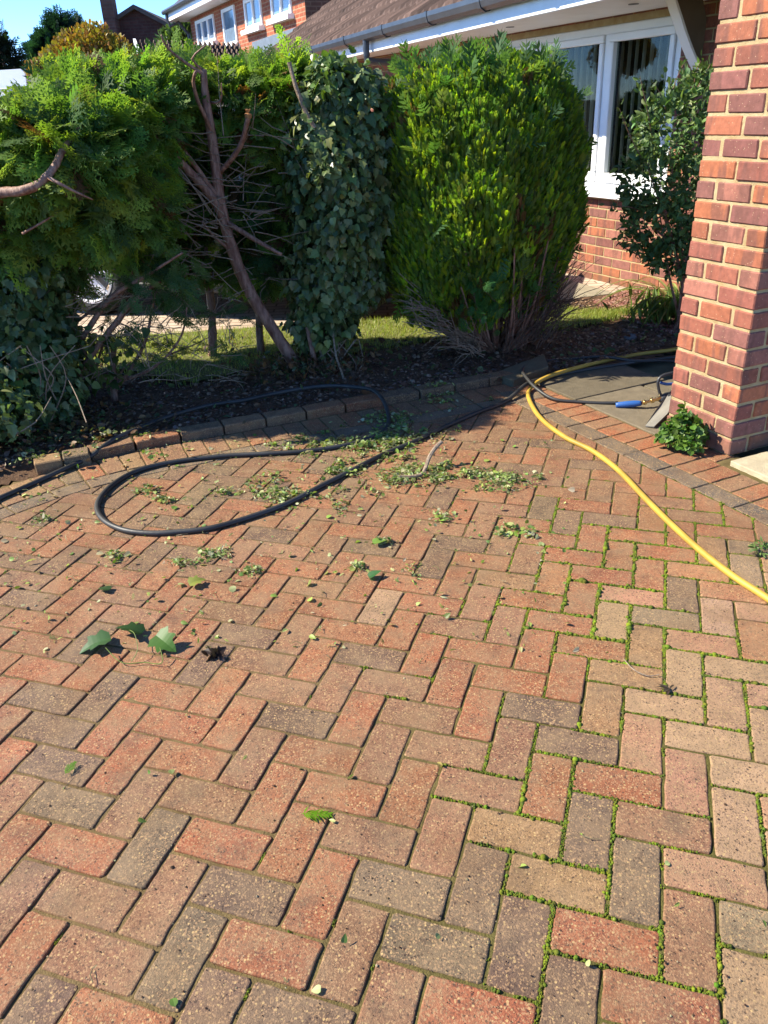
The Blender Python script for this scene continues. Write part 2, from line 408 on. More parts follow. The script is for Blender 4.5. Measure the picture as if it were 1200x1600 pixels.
def paver(b, poly, col, zt=0.0, joint=.0036, depth=.03, fine=True, tilt=None, soft=.62):
    if len(poly) < 3: return
    q = []
    for v in poly:
        if not q or np.linalg.norm(v - q[-1]) > .004: q.append(v)
    if len(q) > 2 and np.linalg.norm(q[0] - q[-1]) < .004: q.pop()
    if len(q) < 3: return
    if area(q) < 0: q = q[::-1]
    if area(q) < .0009: return
    base = inset(q, joint)
    if area(base) < .0005: return
    rings = []; seed_j = None
    tilt = RNG.normal(0, .003, 2) if tilt is None else tilt; zo = RNG.normal(0, .0009); c0 = base.mean(0)
    for d, z in ((0, -depth), (0, -.0052 * soft), (.0022 * soft, -.0016 * soft), (.0058 * soft, 0)):
        p = inset(base, d); n = len(p); pts = []
        for i in range(n):
            a, v, c = p[i - 1], p[i], p[(i + 1) % n]; e1 = a - v; e2 = c - v
            l1 = np.linalg.norm(e1); l2 = np.linalg.norm(e2); cc = .0045
            pts.append(v + e1 / l1 * min(cc, l1 * .3)); pts.append(v + e2 / l2 * min(cc, l2 * .3))
            if fine:
                m = max(1, int(np.linalg.norm(base[(i + 1) % n] - base[i]) / .028))
                for k in range(1, m): pts.append(v + e2 * (cc / l2 + (1 - 2 * cc / l2) * k / m))
        pts = np.array(pts)
        if seed_j is None: seed_j = RNG.normal(0, .00085, pts.shape) if fine else np.zeros(pts.shape)
        zz = zt + z + zo + (pts - c0) @ tilt * (1 if z > -.02 else 0)
        rings.append(np.c_[pts + seed_j, zz])
    n = len(rings[0]); V = np.concatenate(rings + [np.array([[*c0, zt + zo]])]); F = []
    for i in range(3):
        for k in range(n):
            k2 = (k + 1) % n; F += quadtri((i * n + k, i * n + k2, (i + 1) * n + k2, (i + 1) * n + k))
    for k in range(n): F.append((4 * n, 3 * n + k, 3 * n + (k + 1) % n))
    b.add(V, F, col)

PC = dict(red=A(194, 115, 74), orange=A(192, 122, 80), brown=A(172, 122, 88), dark=A(128, 104, 84), grey=A(140, 122, 94), beige=A(208, 172, 130), pink=A(206, 150, 116), tan=A(188, 146, 98))
_a2 = '130 50 r,300 30 o,30 50 d,455 50 r,640 20 o,820 40 t,990 20 p,390 110 r,60 130 b,210 120 o,570 120 r,750 90 t,940 110 e,1100 90 e,110 215 b,300 210 r,490 210 d,685 205 t,880 190 e,1065 190 e,1180 170 p,30 320 b,200 320 b,400 330 b,600 320 d,810 310 p,1010 300 e,1180 280 e,80 460 o,290 450 b,510 450 o,730 440 r,940 430 p,1110 410 e,30 620 o,180 600 b,410 590 t,640 590 g,870 580 b,1100 580 e,80 770 g,290 770 g,540 750 t,790 750 g,1040 730 p,160 950 g,420 950 d,690 940 r,955 930 b,1130 880 p,50 1100 b,290 1130 r,585 1080 d,870 1110 r,1130 1060 e'
_a1 = '120 80 r,30 60 r,260 110 r,30 130 b,140 170 d,320 170 d,430 60 r,500 155 r,690 150 o,600 90 d,810 60 b,980 70 o,870 140 b,1050 130 b,1150 30 d,165 265 d,350 265 r,540 255 r,730 250 o,920 240 d,1120 240 r,30 230 b,45 345 r,180 380 d,380 380 r,590 365 o,785 360 b,990 360 o,1160 370 b,50 480 b,200 510 g,420 510 b,640 490 b,845 490 o,1060 480 o,60 610 r,230 650 r,460 640 g,690 630 r,910 620 o,1100 600 b,60 770 b,250 810 b,500 810 b,750 790 d,1000 790 r,1140 740 d,80 990 r,290 1000 b,550 990 g,820 980 r,1080 960 b,100 1120 p,300 1150 b,660 1100 b,920 1150 g'
KEY = dict(r='red', o='orange', b='brown', d='dark', g='grey', e='beige', p='pink', t='tan'); ANCH = []
for _s, _ox in ((_a1, 0), (_a2, 600)):
    for q in _s.split(','):
        u, v, k = q.split(); g_ = G(_ox + float(u) / 2, 1000 + float(v) / 2); ANCH.append((g_[0], g_[1], KEY[k]))
AX = np.array([a[:2] for a in ANCH])
def paver_colour(x, y):
    dd = np.hypot(AX[:, 0] - x, AX[:, 1] - y); i = int(dd.argmin())
    if dd[i] < .05: return np.clip((np.array(PC[ANCH[i][2]]) * .85 + np.array(PC['brown']) * .15) * RNG.normal(1.03, .05) * (1 + RNG.normal(0, .02, 3)), .02, .8)
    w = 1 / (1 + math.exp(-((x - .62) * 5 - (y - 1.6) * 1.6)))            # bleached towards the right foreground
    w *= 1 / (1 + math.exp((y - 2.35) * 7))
    patch = float(vnoise(x, y, 3, 1.7))
    r = RNG.random()
    if r < w * .85: k = RNG.choice(['beige', 'pink', 'tan', 'beige', 'pink', 'grey'])
    else:
        near = y < 1.35
        pal = ['red', 'brown', 'orange', 'dark', 'grey', 'brown', 'tan'] if near else ['red', 'red', 'orange', 'orange', 'brown', 'red', 'brown', 'dark']
        if patch > .62: pal = pal + ['dark', 'grey', 'dark']
        k = RNG.choice(pal)
    c = np.array(PC[k]) * .75 + np.array(PC['brown' if w < .5 else 'beige']) * .25; c = c * RNG.normal(1.04, .09) * (1 + RNG.normal(0, .025, 3))
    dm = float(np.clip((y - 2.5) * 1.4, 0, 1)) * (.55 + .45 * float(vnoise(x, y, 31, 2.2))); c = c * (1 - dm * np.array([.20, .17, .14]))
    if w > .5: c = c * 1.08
    return np.clip(c, .02, .8)
TH = -0.3331834; HO = np.array([.20124, 1.04996]); HC, HS = math.cos(TH), math.sin(TH)
def hb(i, j): return HO + .1 * np.array([i * HC + j * HS, i * HS - j * HC])
INNER = []                                  # half planes that bound the herringbone field
for i in range(len(EDGE) - 1):
    a, b_ = np.array(EDGE[i]), np.array(EDGE[i + 1]); d = (b_ - a) / np.linalg.norm(b_ - a); nn = np.array([d[1], -d[0]])
    if np.dot(nn, np.array([0, 1]) - a) > 0: nn = -nn
    INNER.append((a - nn * .305, nn, a, d))
drive = Buf(); seen = set(); PAVERS = []
for m_ in range(-60, 60):
    for n_ in range(-40, 40):
        for typ in 'VH':
            i, j = m_ + 2 * n_, m_ - 2 * n_
            if typ == 'V': cs = [(i, j), (i + 1, j), (i + 1, j + 2), (i, j + 2)]
            else: cs = [(i + 1, j), (i + 3, j), (i + 3, j + 1), (i + 1, j + 1)]
            P = [hb(*c) for c in cs]; ce = np.mean(P, 0)
            if not (-3.2 < ce[0] < 2.6 and -.3 < ce[1] < 4.3): continue
            if np.dot(ce - RL0, RN) > .15: continue
            for (p, n, _, _) in INNER: P = clip(P, p, n) if P else P
            if P: P = clip(P, RL0, RN)
            if len(P) < 3: continue
            vis = abs(ce[0]) < .62 * ce[1] + .25 and ce[1] > .5
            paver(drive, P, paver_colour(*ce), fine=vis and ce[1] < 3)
            PAVERS.append((np.array(P), ce))
# soldier course and dark stretchers round the bed edge
def strip_along(poly, off0, off1, step, colf, buf, zt=0.0, n_=None, side=1, **kw):
    poly = [np.array(p) for p in poly]; L = [0]
    for a, c in zip(poly[:-1], poly[1:]): L.append(L[-1] + np.linalg.norm(c - a))
    def at(s):
        i = max(0, min(len(poly) - 2, int(np.searchsorted(L, s)) - 1)); t = (s - L[i]) / (L[i + 1] - L[i]); return poly[i] + (poly[i + 1] - poly[i]) * t
    def nrm(s):
        e = .12; d = at(min(L[-1], s + e)) - at(max(0, s - e)); d /= np.linalg.norm(d); return np.array([-d[1], d[0]]) * side
    s = 0
    while s < L[-1] - step * .5:
        s1 = min(s + step, L[-1]); a, b2 = at(s), at(s1); na, nb = nrm(s), nrm(s1)
        q = [a + na * off0, b2 + nb * off0, b2 + nb * off1, a + na * off1]
        paver(buf, q, colf(*((a + b2) / 2)), zt, **kw); s = s1
edc = lambda x, y: np.clip(np.array(PC[RNG.choice(['red', 'brown', 'orange', 'grey', 'tan'])]) * RNG.normal(.95, .08), .02, .8)
dkc = lambda x, y: np.array(A(128, 116, 100)) * RNG.normal(1, .06)
strip_along(EDGE, .004, .204, .1, edc, drive)
strip_along(EDGE, .205, .304, .2, dkc, drive)
RE = [RL0 + RD * t for t in (-.06, 1.0, 2.2, 5.2)]
strip_along(RE, 0.0, .1, .2, dkc, drive)
strip_along(RE, .1, .275, .1, lambda x, y: np.array(PC[RNG.choice(['red', 'orange', 'red', 'brown'])]) * RNG.normal(1, .07), drive)
for t_ in (.87, 1.0, 1.09): q_ = RL0 + RD * t_ + RN * .276; paver(drive, [q_, q_ + RD * .11, q_ + RD * .11 + RN * .12, q_ + RN * .12], np.array(PC['red']) * .95)
struct(drive.build('driveway', MT['paver']))
# sand the pavers lie in
b = Buf(); nx, ny = 180, 140
X, Yy = np.meshgrid(np.linspace(-3.4, 3.2, nx), np.linspace(-.8, 4.3, ny)); keep = []
V = np.c_[X.ravel(), Yy.ravel(), -.0046 + RNG.normal(0, .0010, X.size)]
for j in range(ny - 1):
    for i in range(nx - 1):
        q = (j * nx + i, j * nx + i + 1, (j + 1) * nx + i + 1, (j + 1) * nx + i); c = V[list(q)].mean(0)[:2]
        if all(np.dot(c - a, n) < .02 for (_, n, a, _) in INNER) and np.dot(c - RL0, RN) < .42: keep += quadtri(q)
wg = (1 / (1 + np.exp(-((V[:, 0] - .02) * 6 + (1.35 - V[:, 1]) * 1.8))) * np.clip((3.3 - V[:, 1]) * 1.2, 0, 1) * .75)[:, None]
b.add(V, keep, np.array(A(146, 124, 86)) * (1 - wg) + np.array(A(104, 106, 48)) * wg); struct(b.build('joint_sand', MT['sand']))

# moss in the joints
def dome(n=6, rings=2):
    V = [(0, 0, 1)]; F = []
    for k in range(1, rings + 1):
        a = math.pi / 2 * k / rings
        for i in range(n): V.append((math.sin(a) * math.cos(i * 2 * math.pi / n + k), math.sin(a) * math.sin(i * 2 * math.pi / n + k), math.cos(a)))
    for i in range(n): F.append((0, 1 + i, 1 + (i + 1) % n))
    for k in range(1, rings):
        for i in range(n):
            a = 1 + (k - 1) * n + i; a2 = 1 + (k - 1) * n + (i + 1) % n; F += [(a, a + n, a2 + n), (a, a2 + n, a2)]
    return np.array(V, float), np.array(F)
DV, DF = dome()
def inst(buf, TV, TF, pos, mats, cols):
    """copy a template to many places inside ONE mesh (leaves of a crown, chips of mulch)"""
    pos = np.asarray(pos); N = len(pos); k = len(TV)
    if N == 0: return
    V = np.einsum('nij,kj->nki', mats, TV) + pos[:, None, :]
    F = (TF[None] + (np.arange(N) * k)[:, None, None]).reshape(-1, 3)
    buf.add(V.reshape(-1, 3), F, np.repeat(cols, k, 0))
mp, msz = [], []
for P, ce in PAVERS:
    if not (abs(ce[0]) < .62 * ce[1] + .3 and .5 < ce[1] < 3.9): continue
    for k in range(len(P)):
        a, c = P[k], P[(k + 1) % len(P)]; L = np.linalg.norm(c - a)
        if L < .02: continue
        x, y = (a + c) / 2
        w = 1 / (1 + math.exp(-((x - .02) * 6 + (1.35 - y) * 1.8)))      # mossier to the right and near
        w *= np.clip((3.3 - y) * 1.2, 0, 1)
        w = w * (.35 + 1.3 * float(vnoise(x, y, 11, 3.0)) ** 1.5)
        n = RNG.poisson(L / .0011 * .62)
        if n == 0: continue
        t = RNG.random(n); p = a[None] + (c - a)[None] * t[:, None]
        lo = vnoise(p[:, 0], p[:, 1], 5, 14.0) * .6 + vnoise(p[:, 0], p[:, 1], 6, 45.0) * .4
        ok = lo < w * .66 + .08
        p = p[ok] + RNG.normal(0, 1, (ok.sum(), 2)) * (.0014 + .0022 * w * vnoise(p[ok][:, 0], p[ok][:, 1], 12, 40.0))[:, None]; s = RNG.lognormal(math.log(.0021), .4, ok.sum()) * (.7 + 1.3 * w * vnoise(p[:, 0], p[:, 1], 9, 30.0))
        mp.append(np.c_[p, np.full(len(p), -.0054)]); msz.append(s)
mp = np.concatenate(mp); msz = np.concatenate(msz); mm = np.zeros((len(mp), 3, 3)); mm[:, 0, 0] = mm[:, 1, 1] = msz; mm[:, 2, 2] = msz * .7 + RNG.uniform(.0030, .0050, len(msz))
mc = np.array(A(124, 138, 28))[None] * (.55 + .8 * vnoise(mp[:, 0], mp[:, 1], 13, 60.0))[:, None] * RNG.normal(1, .14, (len(mp), 1)) * (1 + RNG.normal(0, .12, (len(mp), 3)))
b = Buf(); inst(b, DV, DF, mp, mm, np.clip(mc, .01, .6)); o = b.build('moss', MT['moss'], smooth=True)
tag(o, 'green moss growing in the joints of the brick paving', 'moss', kind='stuff')

# ---------------------------------------------------------------- kerb: raised bricks along the bed
ke = Buf()
kp = [(.82, 4.278), (-1.2, 3.47), (-1.34, 3.386)]
strip_along(kp, -.105, -.003, .213, lambda x, y: np.array(PC[RNG.choice(['red', 'brown', 'dark', 'brown'])]) * RNG.normal(.85, .08), ke, .043, depth=.09, fine=True, joint=.004, soft=1.2)
o = ke.build('brick_kerb', MT['paver']); tag(o, 'low raised row of red bricks edging the soil bed', 'brick edging')
for k, (px, py, an, cc) in enumerate(((74, 716, 24, 'tan'), (118, 707, 21, 'grey'))):
    g = G(px, py, .05); b = Buf(); fr = frame((g[0], g[1], 0), (math.cos(math.radians(an)), math.sin(math.radians(an))), (-math.sin(math.radians(an)), math.cos(math.radians(an))))
    rbox(b, -.058, .058, -.05, .05, -.03, .052, np.array(PC[cc]) * .9, fr, .005, .001)
    tag(b.build('loose_brick', MT['paver']), ['tan half brick at the open left end of the kerb', 'brownish half brick, second from the left end of the kerb'][k], 'brick', 'loose end bricks of the kerb')

# ---------------------------------------------------------------- slabs beside the pillar
def slab(px4, z0, z1, label, col, name='paving_slab', mat=None):
    b = Buf(); P = [np.array(p, float) for p in px4]
    if area(P) < 0: P = P[::-1]
    paver(b, P, col, z1, joint=.004, depth=z1 - z0, fine=True, tilt=np.zeros(2)); o = b.build(name, mat or MT['stone'])
    return tag(o, label, 'paving slab') if name != 'slab_field' else o
so0 = RL0 + RN * .28
Dd = np.array([-.4202, .9074]); Nn = np.array([.9074, .4202])
def sl(a0, a1, b0, b1): return [so0 + RD * a0 + RN * b0, so0 + RD * a1 + RN * b0, so0 + RD * a1 + RN * b1, so0 + RD * a0 + RN * b1]
slab(sl(-.12, .26, 0, .62), -.03, .004, 'dusky grey paving slab half under the hoses, nearest the bed', A(132, 120, 98))
slab(sl(.26, .86, 0, .44), -.03, .002, 'grey paving slab under the blue hose grip, left of the brick pillar', A(150, 136, 112))
slab(sl(.27, .86, .445, 1.05), -.03, .003, 'grey paving slab behind the brick pillar', A(140, 128, 104))
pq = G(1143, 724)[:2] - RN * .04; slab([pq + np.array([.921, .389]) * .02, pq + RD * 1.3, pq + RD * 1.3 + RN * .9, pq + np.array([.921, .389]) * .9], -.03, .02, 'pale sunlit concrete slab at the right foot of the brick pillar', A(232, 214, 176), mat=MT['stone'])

# ---------------------------------------------------------------- bed, lawn, gravel
def in_slab(x, y): return np.dot(np.array([x, y]) - so0, RN) > -.3 and np.dot(np.array([x, y]) - (so0 - RD * .11), RD) > 0
b = Buf(); nx, ny = 290, 150; gx = np.linspace(-6, 3.2, nx); gy = np.linspace(1.0, 6.2, ny); X, Yy = np.meshgrid(gx, gy)
Z = .018 + .035 * (vnoise(X, Yy, 1, 4) - .5) + .02 * (vnoise(X, Yy, 2, 14) - .5) + RNG.normal(0, .003, X.shape)
Z += .05 * np.exp(-((X + .4) ** 2 + (Yy - 4.6) ** 2) / .1)
_e = np.full(X.shape, -9.0)
for (_, n_, a_, _) in INNER: _e = np.maximum(_e, (X - a_[0]) * n_[0] + (Yy - a_[1]) * n_[1])
Z = np.where(_e < .14, np.clip(_e / .14, 0, 1) * Z - .004, Z)
V = np.c_[X.ravel(), Yy.ravel(), Z.ravel()]; cen = np.c_[(X[:-1, :-1] + X[1:, 1:]).ravel() / 2, (Yy[:-1, :-1] + Yy[1:, 1:]).ravel() / 2]
ok = np.zeros(len(cen), bool)
for (_, n, a, _) in INNER: ok |= ((cen - a) @ n) > .012
ok |= ((cen - RL0) @ RN > .0) & ((cen - RL0) @ RD < 0)
ok &= ~(((cen - so0) @ RN > -.26) & ((cen - (so0 - RD * .11)) @ RD > .0))
ok &= ~((cen[:, 0] < 1.2) & (cen[:, 1] > np.interp(cen[:, 0], [-6, -1.7, .2, 1.3], [5.45, 5.58, 5.72, 5.98]) - .02))
qi = np.array([(j * nx + i, j * nx + i + 1, (j + 1) * nx + i + 1, (j + 1) * nx + i) for j in range(ny - 1) for i in range(nx - 1)])[ok]
b.add(V, np.concatenate([qi[:, [0, 1, 2]], qi[:, [0, 2, 3]]]), (1, 1, 1)); struct(b.build('soil_bed', MT['soil'], smooth=True))

def rand_rot(n, tilt=1.0):
    a = RNG.uniform(0, 2 * math.pi, n); tx = RNG.normal(0, tilt, n); ca, sa = np.cos(a), np.sin(a); ct, st = np.cos(tx), np.sin(tx)
    Mz = np.zeros((n, 3, 3)); Mz[:, 0, 0] = ca; Mz[:, 0, 1] = -sa; Mz[:, 1, 0] = sa; Mz[:, 1, 1] = ca; Mz[:, 2, 2] = 1
    Mx = np.zeros((n, 3, 3)); Mx[:, 0, 0] = 1; Mx[:, 1, 1] = ct; Mx[:, 1, 2] = -st; Mx[:, 2, 1] = st; Mx[:, 2, 2] = ct
    return Mz @ Mx
CHV = np.array([(-.5, -.3, 0), (.1, -.42, .05), (.55, -.05, 0), (.2, .4, .03), (-.4, .32, .02), (0, 0, .22), (0, 0, -.15)])
CHF = np.array([(0, 1, 5), (1, 2, 5), (2, 3, 5), (3, 4, 5), (4, 0, 5), (1, 0, 6), (2, 1, 6), (3, 2, 6), (4, 3, 6), (0, 4, 6)])
def lawn_front(x): return np.interp(x, [-6, -2.4, -1.56, -1.07, -.55, -.12, .48, 1.16, 1.6, 2.2], [4.7, 4.75, 4.72, 4.38, 4.72, 4.86, 5.12, 5.16, 5.42, 5.9])
def lawn_back(x): return np.interp(x, [-6, -1.7, .2, 1.3, 1.5, 2.2], [5.45, 5.58, 5.72, 5.98, 5.7, 5.4])
def bed_pts(n, x0, x1, y0, y1):
    p = np.c_[RNG.uniform(x0, x1, n), RNG.uniform(y0, y1, n)]; ok = np.zeros(n, bool)
    for (_, nn, a, _) in INNER: ok |= ((p - a) @ nn) > .10
    ok |= ((p - RL0) @ RN > .05) & ((p - RL0) @ RD < -.15)
    ok &= ~(((p - so0) @ RN > -.3) & ((p - (so0 - RD * .11)) @ RD > -.03)); return p[ok]
def zsoil(p): return .018 + .035 * (vnoise(p[:, 0], p[:, 1], 1, 4) - .5) + .02 * (vnoise(p[:, 0], p[:, 1], 2, 14) - .5) + .05 * np.exp(-((p[:, 0] + .4) ** 2 + (p[:, 1] - 4.6) ** 2) / .1)
p = bed_pts(42000, -3.2, 2.6, 3.0, 6.1); ok = (p[:, 1] < lawn_front(p[:, 0]) + RNG.normal(0, .09, len(p))) | ((p[:, 1] > lawn_back(p[:, 0]) + .02) & (p[:, 0] > 1.25)); p = p[ok]
s = RNG.lognormal(math.log(.013), .45, len(p)); pal = np.array([A(140, 102, 78), A(180, 140, 108), A(108, 80, 62), A(150, 126, 112), A(200, 166, 134)])
b = Buf(); inst(b, CHV, CHF, np.c_[p, zsoil(p) + .004], rand_rot(len(p), .45) * s[:, None, None], pal[RNG.integers(0, 5, len(p))] * RNG.normal(1, .2, (len(p), 1)).clip(.4))
tag(b.build('bark_mulch', MT['stone']), 'brown bark mulch and dead leaves covering the soil bed', 'mulch', kind='stuff')
# reddish gravel by the wall
pg = np.array([G(965, 500), G(1075, 540), G(1110, 470), G(1000, 452), G(925, 478)])[:, :2]; mn, mx = pg.min(0), pg.max(0)
def inpoly(p, poly):
    c = np.zeros(len(p), bool); n = len(poly)
    for i in range(n):
        a, d = poly[i], poly[(i + 1) % n]; cond = ((a[1] > p[:, 1]) != (d[1] > p[:, 1])); xx = (d[0] - a[0]) * (p[:, 1] - a[1]) / (d[1] - a[1] + 1e-12) + a[0]; c ^= cond & (p[:, 0] < xx)
    return c
p = RNG.uniform(mn, mx, (9000, 2)); p = p[inpoly(p, pg)]; s = RNG.uniform(.012, .028, len(p)); pal = np.array([A(196, 140, 122), A(170, 112, 96), A(214, 170, 150), A(150, 100, 88)])
b = Buf(); inst(b, CHV * np.array([1, 1, 1.8]), CHF, np.c_[p, zsoil(p) + .012], rand_rot(len(p), .5) * s[:, None, None], pal[RNG.integers(0, 4, len(p))])
tag(b.build('gravel', MT['stone']), 'reddish stone chippings between the lawn and the house wall', 'gravel', kind='stuff')
# grass
b = Buf(); nx, ny = 120, 14; xs = np.linspace(-5.5, 1.75, nx); V = []
for j in range(ny):
    for x in xs: f, k = lawn_front(x) + .03, lawn_back(x); V.append((x, f + (k - f) * j / (ny - 1), .032 + .012 * float(vnoise(x, j * .1, 8, 5))))
b.add(V, [t for j in range(ny - 1) for i in range(nx - 1) for t in quadtri((j * nx + i, j * nx + i + 1, (j + 1) * nx + i + 1, (j + 1) * nx + i))], A(150, 150, 92)); struct(b.build('lawn', MT['sand'], smooth=True))
n = 52000; x = RNG.uniform(-3.4, 1.85, n); f, k = lawn_front(x), lawn_back(x); t = RNG.random(n); y = f + (k - f) * t + RNG.normal(0, .05, n)
keepg = RNG.random(n) < np.clip(.25 + t * 2.4, 0, 1); x, y = x[keepg], y[keepg]; n = len(x)
BV = np.array([(-.06, 0, 0), (.06, 0, 0), (.05, .12, .5), (-.04, .12, .5), (0, .42, .95)]); BF = np.array([(0, 1, 2), (0, 2, 3), (3, 2, 4)])
s = RNG.uniform(.018, .046, n); gc = np.array([A(176, 200, 80), A(200, 214, 108), A(214, 208, 124)])[RNG.integers(0, 3, n)] * RNG.normal(1, .14, (n, 1))
b = Buf(); inst(b, BV, BF, np.c_[x, y, np.full(n, .026)], rand_rot(n, .35) * s[:, None, None], gc.clip(.01))
tag(b.build('grass', MT['grass']), 'strip of short sunlit grass behind the hedge', 'grass', kind='stuff')
# path of slabs along the wall foot
pa = [G(560, 470), G(868, 474), G(962, 462), G(892, 442), G(800, 440), G(560, 445)]
b = Buf(); paver(b, [q[:2] for q in pa], np.array(A(196, 184, 158)), .022, depth=.05, tilt=np.zeros(2)); struct(b.build('path', MT['stone']))

# ---------------------------------------------------------------- brickwork
BR = [A(212, 130, 96), A(198, 122, 98), A(190, 116, 98), A(168, 108, 98), A(216, 132, 92), A(178, 118, 106), A(200, 132, 112)]
def bcol(k=1.0): return np.clip(np.array(BR[RNG.integers(0, len(BR))]) * RNG.normal(k, .09), .02, .8)
def pillar():
    W_, C_ = .388, .0778; sb = (W_ - .012) / 2; hb_ = sb / 2 - .004
    az = -.40; ax = np.array([math.sin(az), math.cos(az)]); ay = np.array([math.cos(az), -math.sin(az)])     # face 1 runs back along ax; face 2 along ay
    c0 = np.array([1.492, 3.096])
    T = thing('brick_pillar', 'square red brick pillar with pale mortar at the right edge, standing on the paving', 'brick pillar', (c0[0], c0[1], 0))
    fr = frame((c0[0], c0[1], 0), ax, ay); bb = Buf(); rows = 33; g = .0135
    for r in range(rows):
        z0 = r * C_ + .003; z1 = z0 + C_ - g; h = hb_ * 1.06; mid0, mid1 = h + g, W_ - h - g
        j = lambda: RNG.normal(0, .0012)
        L = []
        if r % 2 == 0: L = [(0, sb, 0, h), (sb + g, W_, 0, h), (0, sb, W_ - h, W_), (sb + g, W_, W_ - h, W_), (0, h, mid0, mid1), (W_ - h, W_, mid0, mid1)]
        else: L = [(0, h, 0, sb), (0, h, sb + g, W_), (W_ - h, W_, 0, sb), (W_ - h, W_, sb + g, W_), (mid0, mid1, 0, h), (mid0, mid1, W_ - h, W_)]
        flare = 0.0
        for (x0, x1, y0, y1) in L:
            rbox(bb, x0 + j(), x1 + j(), y0 + j(), y1 + j(), z0 + j() * .6, z1 + j() * .6, bcol(), fr, .0045, .0009)
    bb.build('bricks', MT['brick'], T)
    mb = Buf(); n = 26
    # mortar core as a subdivided prism so that its joints are uneven
    for (a, c_, o_) in (((1, 0), (0, 1), 0), ((0, 1), (1, 0), 0), ((1, 0), (0, 1), 1), ((0, 1), (1, 0), 1)):
        V = []; m = 160
        for jz in range(m + 1):
            for i in range(n + 1):
                u = .0045 + (W_ - .009) * i / n; w = .0062 if not o_ else W_ - .0062; w += RNG.normal(0, .0006) * (1 if 0 < i < n else 0)
                V.append((u * a[0] + w * c_[0], u * a[1] + w * c_[1], jz * rows * C_ / m))
        mb.add(fr(V), [t for jz in range(m) for i in range(n) for t in quadtri((jz * (n + 1) + i, jz * (n + 1) + i + 1, (jz + 1) * (n + 1) + i + 1, (jz + 1) * (n + 1) + i))])
    box(mb, .006, W_ - .006, .006, W_ - .006, rows * C_ - .002, rows * C_, fr=fr)
    mb.build('mortar', MT['mortar'], T)
pillar()

